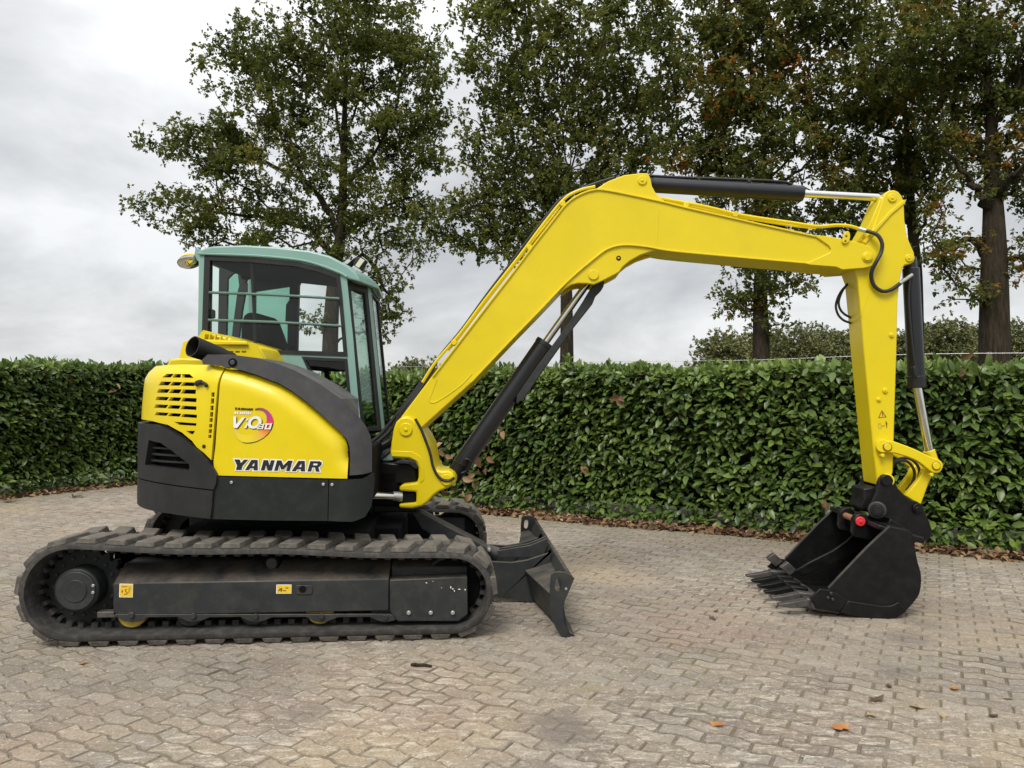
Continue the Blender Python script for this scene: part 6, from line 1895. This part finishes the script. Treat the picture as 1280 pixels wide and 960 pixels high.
lkp = fine([(1109, 551), (1115, 551), (1127, 555), (1140, 560), (1151, 565), (1162, 570.5), (1171, 573.5), (1176.5, 576.5), (1179, 581.5), (1177.5, 587.5), (1172.5, 591.3), (1166, 590.8), (1160, 586.5), (1152, 580), (1146, 576), (1137, 572), (1127.5, 569), (1119, 566.5), (1112, 566), (1106, 564), (1103.8, 559), (1105.2, 554)], 2)
for s_ in (-1, 1):
    l0 = s_ * 0.150
    lkm = prism_obj("guide_link", SP(-0.172, lkp), l0 - 0.022, l0 + 0.022, M['yellow'], EX, 0.006, rot=TH)
    if s_ < 0:
        for (x, y) in ((1110, 558.8), (1171, 582.5)):
            s_pin("link_pin", x, y, -0.180, -0.13, 0.030, M['brown_ink'], lkm)
            s_pin("link_pin", x, y, -0.186, -0.13, 0.025, M['yellow'], lkm)
s_cyl("link_boss", (1104, 557.5, -0.165), (1104, 557.5, 0.16), 0.045, M['yellow'])
s_cyl("link_pin_bar", (1171, 582.5, -0.17), (1171, 582.5, 0.17), 0.028, M['yellow'])
for (x, y) in ((1104, 569.5), (1165, 593.5)):
    s_pin("link_bolt", x, y, -0.17, -0.13, 0.013, M['yellow'], EX)
bl = [(1160, 583), (1167, 585), (1171, 590), (1166, 593.5), (1162.5, 600), (1151.5, 631), (1141, 626), (1131.5, 619.5), (1143, 606), (1150.5, 596), (1154, 588)]
for a, b in ((-0.105, -0.06), (0.06, 0.105)):
    prism_obj("bucket_link", SP(-0.105, bl), a, b, M['yellow'], EX, 0.008, rot=TH)
prism_obj("bucket_link_web", SP(-0.06, [(1156, 592), (1164, 597), (1153, 624), (1146, 622)]), -0.06, 0.06, M['yellow'], EX, 0.004, rot=TH)
for pts in ([(1117, 578), (1124, 573.5), (1134, 572.5), (1143, 577), (1149, 587), (1147, 600), (1140, 611), (1131, 618)], [(1114, 585), (1120, 577), (1130, 575.5), (1138, 580), (1143, 590), (1141, 602), (1133, 613)]):
    tube_obj("hose", [P3(S(a, b, -0.02), -0.02) for a, b in pts], 0.0105, M['hose'], EX, rot=TH, seg=8)

# ------------------------------------------------------------------ quick coupler
QC = -0.150
qp = [(1098.5, 603), (1100, 598), (1103, 595), (1109, 593.3), (1114, 595.5), (1118, 600), (1122.5, 610), (1130, 618), (1139, 625), (1147, 627), (1152.5, 631), (1157.5, 642.5), (1162, 652), (1165, 662), (1165, 669), (1161, 674.5), (1154, 676.5), (1145, 673), (1133, 664), (1122, 656), (1112, 650), (1100, 646), (1090, 645.5), (1085, 637), (1090, 627), (1095.5, 615)]
coup = sp_prism("quick_coupler", qp, QC, QC + 0.045, M['black'], bevel=0.008)
prism_obj("coupler_plate", SP(QC, qp), -QC - 0.045, -QC, M['black'], coup, 0.008)
prism_obj("coupler_core", SP(QC + 0.04, [(1092, 618), (1122, 620), (1140, 640), (1130, 655), (1100, 644), (1090, 640)]), QC + 0.04, -QC - 0.04, M['black'], coup, 0.01)
s_cyl("coupler_pin", (1096.5, 637.5, -0.215), (1096.5, 637.5, 0.20), 0.030, M['black'], coup)
s_cyl("coupler_boss", (1096.5, 637.5, -0.200), (1096.5, 637.5, -0.13), 0.058, M['steel'], coup, bevel=0.008)
s_cyl("coupler_boss_cap", (1096.5, 637.5, -0.212), (1096.5, 637.5, -0.19), 0.044, M['black'], coup, bevel=0.006)
s_cyl("coupler_boss", (1096.5, 637.5, 0.13), (1096.5, 637.5, 0.20), 0.052, M['black'], coup, bevel=0.008)
s_pin("coupler_pin", 1109, 600.5, QC - 0.02, -QC + 0.02, 0.038, M['black'], coup)
s_pin("coupler_pin", 1148, 636, QC - 0.018, -QC + 0.02, 0.036, M['black'], coup)
s_pin("coupler_pin", 1148, 637, QC - 0.028, QC, 0.020, M['black'], coup)
prism_obj("coupler_hook", SP(QC + 0.05, [(1079, 611), (1096, 608), (1100, 620), (1090, 628), (1080, 640), (1075, 634), (1080, 624)]), QC + 0.05, 0.12, M['black'], coup, 0.01)
s_cyl("arm_end_boss", (1109, 600.5, -0.135), (1109, 600.5, 0.135), 0.046, M['yellow'], arm)

# ------------------------------------------------------------------ bucket
BN, BF = -0.415, 0.53
prof_back = [(1112.5, 659), (1136, 664), (1142, 671), (1144, 686), (1147, 702), (1151, 716), (1151.7, 730), (1149, 744), (1143, 753), (1137.5, 759.5), (1130, 766), (1119, 772.3), (1108, 773.2), (1096, 773), (1065, 769.5), (1049, 766.5), (1019, 761)]
pbS = SP(BN, prof_back)
z_min = min(p[1] for p in pbS)
pbS = [(x, z - z_min + 0.002) for x, z in pbS]
def bk(pts, lat=BN):
    return [(x, z - z_min + 0.002) for x, z in SP(lat, pts)]
sidep = bk(fine(prof_back[1:-2], 3)[:-1] + prof_back[-2:] + [(1028, 748), (1040, 732), (1060, 711), (1085, 685), (1112.5, 659)])
bucket = prism_obj("bucket", sidep, BN, BN + 0.025, M['black'], EX, 0.004, rot=TH)
prism_obj("bucket_side", sidep, BF - 0.025, BF, M['black'], bucket, 0.004)
# rolled shell
bm = bmesh.new()
cen = np.mean(np.array(pbS), 0)
shell = catmull(pbS, 3)
o_ = [(p[0], p[1]) for p in shell]; i_ = [tuple(np.array(p) + (cen - np.array(p)) / np.linalg.norm(cen - np.array(p)) * 0.018) for p in o_]
add_prism(bm, o_ + i_[::-1], BN + 0.024, BF - 0.024)
bm_obj("bucket_shell", bm, M['black'], bucket, 0.002)
edge_n = bk([(1112.5, 658.2), (1085, 684.2), (1060, 710.2), (1036, 735.8), (1036.7, 736.6), (1060.7, 711), (1085.7, 685), (1113.2, 659.2)])
prism_obj("worn_edge", edge_n, BN - 0.002, BN + 0.027, M['steel'], bucket, 0.001)
edge_f = bk([(1112.5, 658.2), (1085, 684.2), (1060, 710.2), (1036, 735.8), (1037.2, 736.8), (1061, 711.2), (1086, 685.2), (1113.5, 659.3)])
prism_obj("worn_edge", edge_f, BF - 0.027, BF + 0.002, M['steel'], bucket, 0.001)
# raised edge of the near side plate and the wear plate along its heel
wear = bk([(1048.5, 766), (1059.5, 751.2), (1102, 758), (1113.5, 757.2), (1122.5, 752.5), (1133, 764), (1126, 769), (1118.5, 773.4), (1108, 774.2), (1096, 774), (1065, 770.5)])
prism_obj("wear_plate", wear, BN - 0.012, BN + 0.004, M['black'], bucket, 0.005)
cut = bk([(1011, 749), (1024, 736), (1035, 737.6), (1046, 742.5), (1059, 750.6), (1048.6, 764.5), (1019, 760.6), (1017.5, 753)])
for s_ in (-1, 1):
    prism_obj("side_cutter", cut, (BN - 0.016 if s_ < 0 else BF - 0.002), (BN + 0.002 if s_ < 0 else BF + 0.016), M['black'], bucket, 0.004)
for (x, y) in ((1037.5, 741.8), (1033.5, 747), (1039.5, 749)):
    p = bk([(x, y)])[0]
    cyl_obj("cutter_bolt", (p[0], BN - 0.026, p[1]), (p[0], BN, p[1]), 0.010, M['steel'], bucket, 0.002, 8)
# lip and adapter blocks, teeth
lipS = bk([(1012, 752), (1019, 756), (1052, 765), (1050, 768.5), (1016, 762.5)])
prism_obj("bucket_lip", lipS, BN + 0.01, BF - 0.01, M['bare'], bucket, 0.003)
tip, base_t, base_b = bk([(976, 758.5)])[0], bk([(1010, 750)])[0], bk([(1012, 763)])[0]
mid_t, mid_b = bk([(1034, 755)])[0], bk([(1034, 768)])[0]
for k in range(6):
    l = BN + 0.06 + (BF - BN - 0.12) * k / 5
    loft("tooth_adapter", [(l - 0.036, [base_t, (mid_t[0], mid_t[1] + .01), mid_b, base_b]), (l + 0.036, [base_t, (mid_t[0], mid_t[1] + .01), mid_b, base_b])], M['bare'] if k in (0, 1, 5) else M['black'], bucket, 0.008)
    tb = bmesh.new()
    bx0 = base_t[0] + 0.01
    sec0 = [tb.verts.new((bx0, l - 0.031, base_t[1] - .008)), tb.verts.new((bx0, l + 0.031, base_t[1] - .008)), tb.verts.new((bx0, l + 0.031, base_b[1] + .012)), tb.verts.new((bx0, l - 0.031, base_b[1] + .012))]
    xm = tip[0] * 0.55 + bx0 * 0.45; zm = tip[1] * 0.6 + base_t[1] * 0.4
    sec1 = [tb.verts.new((xm, l - 0.029, zm - 0.002)), tb.verts.new((xm, l + 0.029, zm - 0.002)), tb.verts.new((xm, l + 0.029, zm - 0.040)), tb.verts.new((xm, l - 0.029, zm - 0.040))]
    sec2 = [tb.verts.new((tip[0], l - 0.024, tip[1] + 0.004)), tb.verts.new((tip[0], l + 0.024, tip[1] + 0.004)), tb.verts.new((tip[0], l + 0.024, tip[1] - 0.010)), tb.verts.new((tip[0], l - 0.024, tip[1] - 0.010))]
    for A_, B_ in ((sec0, sec1), (sec1, sec2)):
        for i in range(4):
            j = (i + 1) % 4; tb.faces.new((A_[i], A_[j], B_[j], B_[i]))
    tb.faces.new(sec0[::-1]); tb.faces.new(sec2)
    bm_obj("tooth", tb, M['bare'] if k in (0, 1, 5) else M['black'], bucket, 0.003)
# inner rib and the far cutter blocks that stand up at the far corner
rib_i = [(x, z) for x, z in SP(0.27, [(1067, 667), (1058, 676), (1040, 688), (1010, 703), (994, 713), (1000, 720), (1050, 700), (1085, 680), (1100, 668)])]
prism_obj("inner_rib", rib_i, 0.255, 0.285, M['black'], bucket, 0.004)
for (cx, cy, lt) in ((968, 699, 0.53), (985, 710, 0.36)):
    q = SP(lt, [(cx - 10, cy - 1), (cx - 0.5, cy - 8), (cx + 10, cy + 2), (cx + 1, cy + 9)])
    prism_obj("cutter_block", q, lt - 0.02, lt + 0.035, M['bare'], bucket, 0.004)
# top beam and lifting eyes with the rusty pin
beam = SP(-0.2, [(1085, 650), (1112, 659.5), (1140, 666), (1140, 674), (1112, 668), (1083, 656)])
prism_obj("top_beam", [(x, z) for x, z in beam], -0.38, 0.50, M['black'], bucket, 0.01)
for lt, (ex, ey) in ((-0.15, (1074.8, 651.5)), (0.10, (1057.5, 643.5))):
    e_x, e_z = S(ex, ey, lt)
    ring = [(e_x + 0.055 * math.cos(t), e_z + 0.055 * math.sin(t)) for t in np.linspace(-0.3, math.pi + 0.3, 12)]
    pl_ = ring + [(e_x - 0.058, e_z - 0.07), (e_x - 0.045, e_z - 0.105), (e_x + 0.05, e_z - 0.125), (e_x + 0.14, e_z - 0.10), (e_x + 0.12, e_z - 0.04)]
    prism_obj("lifting_eye", pl_, lt - 0.028, lt + 0.028, M['black'], bucket, 0.006)
e_x, e_z = S(1074.8, 651.5, -0.178)
cyl_obj("bucket_pin", (e_x, -0.175, e_z), (e_x, 0.12, e_z), 0.022, M['rust'], bucket, 0.002, 16)
cyl_obj("pin_head", (e_x, -0.196, e_z), (e_x, -0.175, e_z), 0.033, M['red'], bucket, 0.005, 20)
cyl_obj("pin_bolt", (e_x, -0.203, e_z), (e_x, -0.19, e_z), 0.011, M['red'], bucket, 0.002, 6)
prism_obj("bucket_hanger", SP(-0.16, [(1108, 660), (1113, 648), (1126, 656), (1134, 662), (1137, 668), (1112, 664)]), -0.16, 0.16, M['black'], bucket, 0.006)

# ================================================================== SMALL THINGS ON THE PAVING
FL_T = leaf_template(0.10, 0.07, 0.45, 0.5, rows=(0, 0.2, 0.4, 0.6, 0.8, 1.0), prof=(0.05, 0.42, 0.30, 0.52, 0.26, 0.02))
def fallen(px, py, mat, size, rz, label, flip=1.0):
    g = on_ground(px, py, 0.004)
    V = FL_T[0].copy(); V[:, 2] = np.abs(V[:, 2])
    V[:, 2] = V[:, 2] * 0.22 * flip + 0.004 * np.sin(V[:, 0] * 60 + V[:, 1] * 40) + 0.006
    me = fast_mesh("fallen_leaf", V - np.array([0.05, 0, 0]), FL_T[1], mat, smooth=True, tint=np.linspace(0.2, 0.8, len(FL_T[1])))
    o = mesh_obj("fallen_leaf", me, loc=g)
    o.rotation_euler = (RNG.normal(0, 0.12), RNG.normal(0, 0.12), rz); o.scale = (size * 0.72,) * 3
    tag(o, label, "fallen leaf", "autumn leaves lying on the paving")
fallen(1051, 910, M['orange_leaf'], 1.25, 0.4, "largest orange oak leaf, at the front right of the paving")
fallen(896, 906, M['orange_leaf'], 0.95, 2.2, "orange leaf in front of the bucket, left of the largest orange one")
fallen(1193, 861, M['orange_leaf'], 0.9, 1.0, "orange leaf on the right-hand paving behind the tan leaf")
fallen(1097, 875, M['brown_leaf'], 1.0, 0.1, "dark brown curled leaf on the right-hand paving", 2.2)
fallen(1146, 884, M['tan_leaf'], 1.0, -0.3, "flat tan leaf just right of the dark curled leaf")
fallen(1089, 894, M['tan_leaf'], 0.7, 1.8, "small yellowish leaf above the largest orange leaf")
fallen(1180, 895, M['tan_leaf'], 0.55, 0.8, "small pale leaf right of the flat tan leaf")
fallen(1242, 895, M['brown_leaf'], 0.7, 0.2, "thin dark leaf near the right edge of the paving")
fallen(1260, 873, M['tan_leaf'], 0.6, 2.6, "pale leaf closest to the right edge")
fallen(1111, 858, M['brown_leaf'], 0.65, 1.2, "small dark leaf behind the dark curled leaf", 1.8)
fallen(104, 829, M['orange_leaf'], 0.65, 0.9, "orange leaf in front of the rear end of the near track")
fallen(895, 764, M['brown_leaf'], 0.6, 0.5, "small brown leaf lying left of the bucket teeth")
fallen(890, 773, M['brown_leaf'], 0.75, 2.0, "brown leaf just in front of the one left of the bucket teeth")
fallen(1136, 716 + 40, M['tan_leaf'], 0.01, 0, "speck") if False else None
tw = on_ground(527, 832, 0.008)
bm = bmesh.new(); add_tube(bm, [(-0.06, 0.005, 0.0), (-0.02, -0.004, 0.004), (0.02, 0.004, 0.003), (0.055, -0.003, 0.0)], [0.007, 0.009, 0.010, 0.010, 0.009, 0.008], 8, 4)
o = bm_obj("bark_piece", bm, M['bark']); o.location = tw; o.rotation_euler = (0, 0, -0.25)
tag(o, "short brown piece of bark lying in front of the near track", "bark")
# small stones and grit
n = 420
pxs = RNG.uniform(-20, 1300, n); pys = 640 + RNG.random(n) ** 0.8 * 330
SP_ = np.array([on_ground(a, b, 0.002) for a, b in zip(pxs, pys)])
ab_ = (SP_[:, :2] - H0) @ E2
SP_ = SP_[ab_ > 0.05]; n = len(SP_)
oct_v = np.array([(1, 0, 0), (-1, 0, 0), (0, 1, 0), (0, -1, 0), (0, 0, .7), (0, 0, -.7)], float); oct_f = np.array([(0, 2, 4), (2, 1, 4), (1, 3, 4), (3, 0, 4), (2, 0, 5), (1, 2, 5), (3, 1, 5), (0, 3, 5)])
rr_ = RNG.uniform(0.002, 0.0055, n)
W = (oct_v[None] * (1 + RNG.normal(0, 0.25, (n, 6, 1))) * rr_[:, None, None] + SP_[:, None, :]).reshape(-1, 3)
Fs = (oct_f[None] + (np.arange(n) * 6)[:, None, None]).reshape(-1, 3)
me = fast_mesh("grit", W, Fs, M['paver'], tint=np.repeat(RNG.random(n), 8))
tag(mesh_obj("grit", me), "loose grit and crumbs scattered over the paving", "grit", kind='stuff')
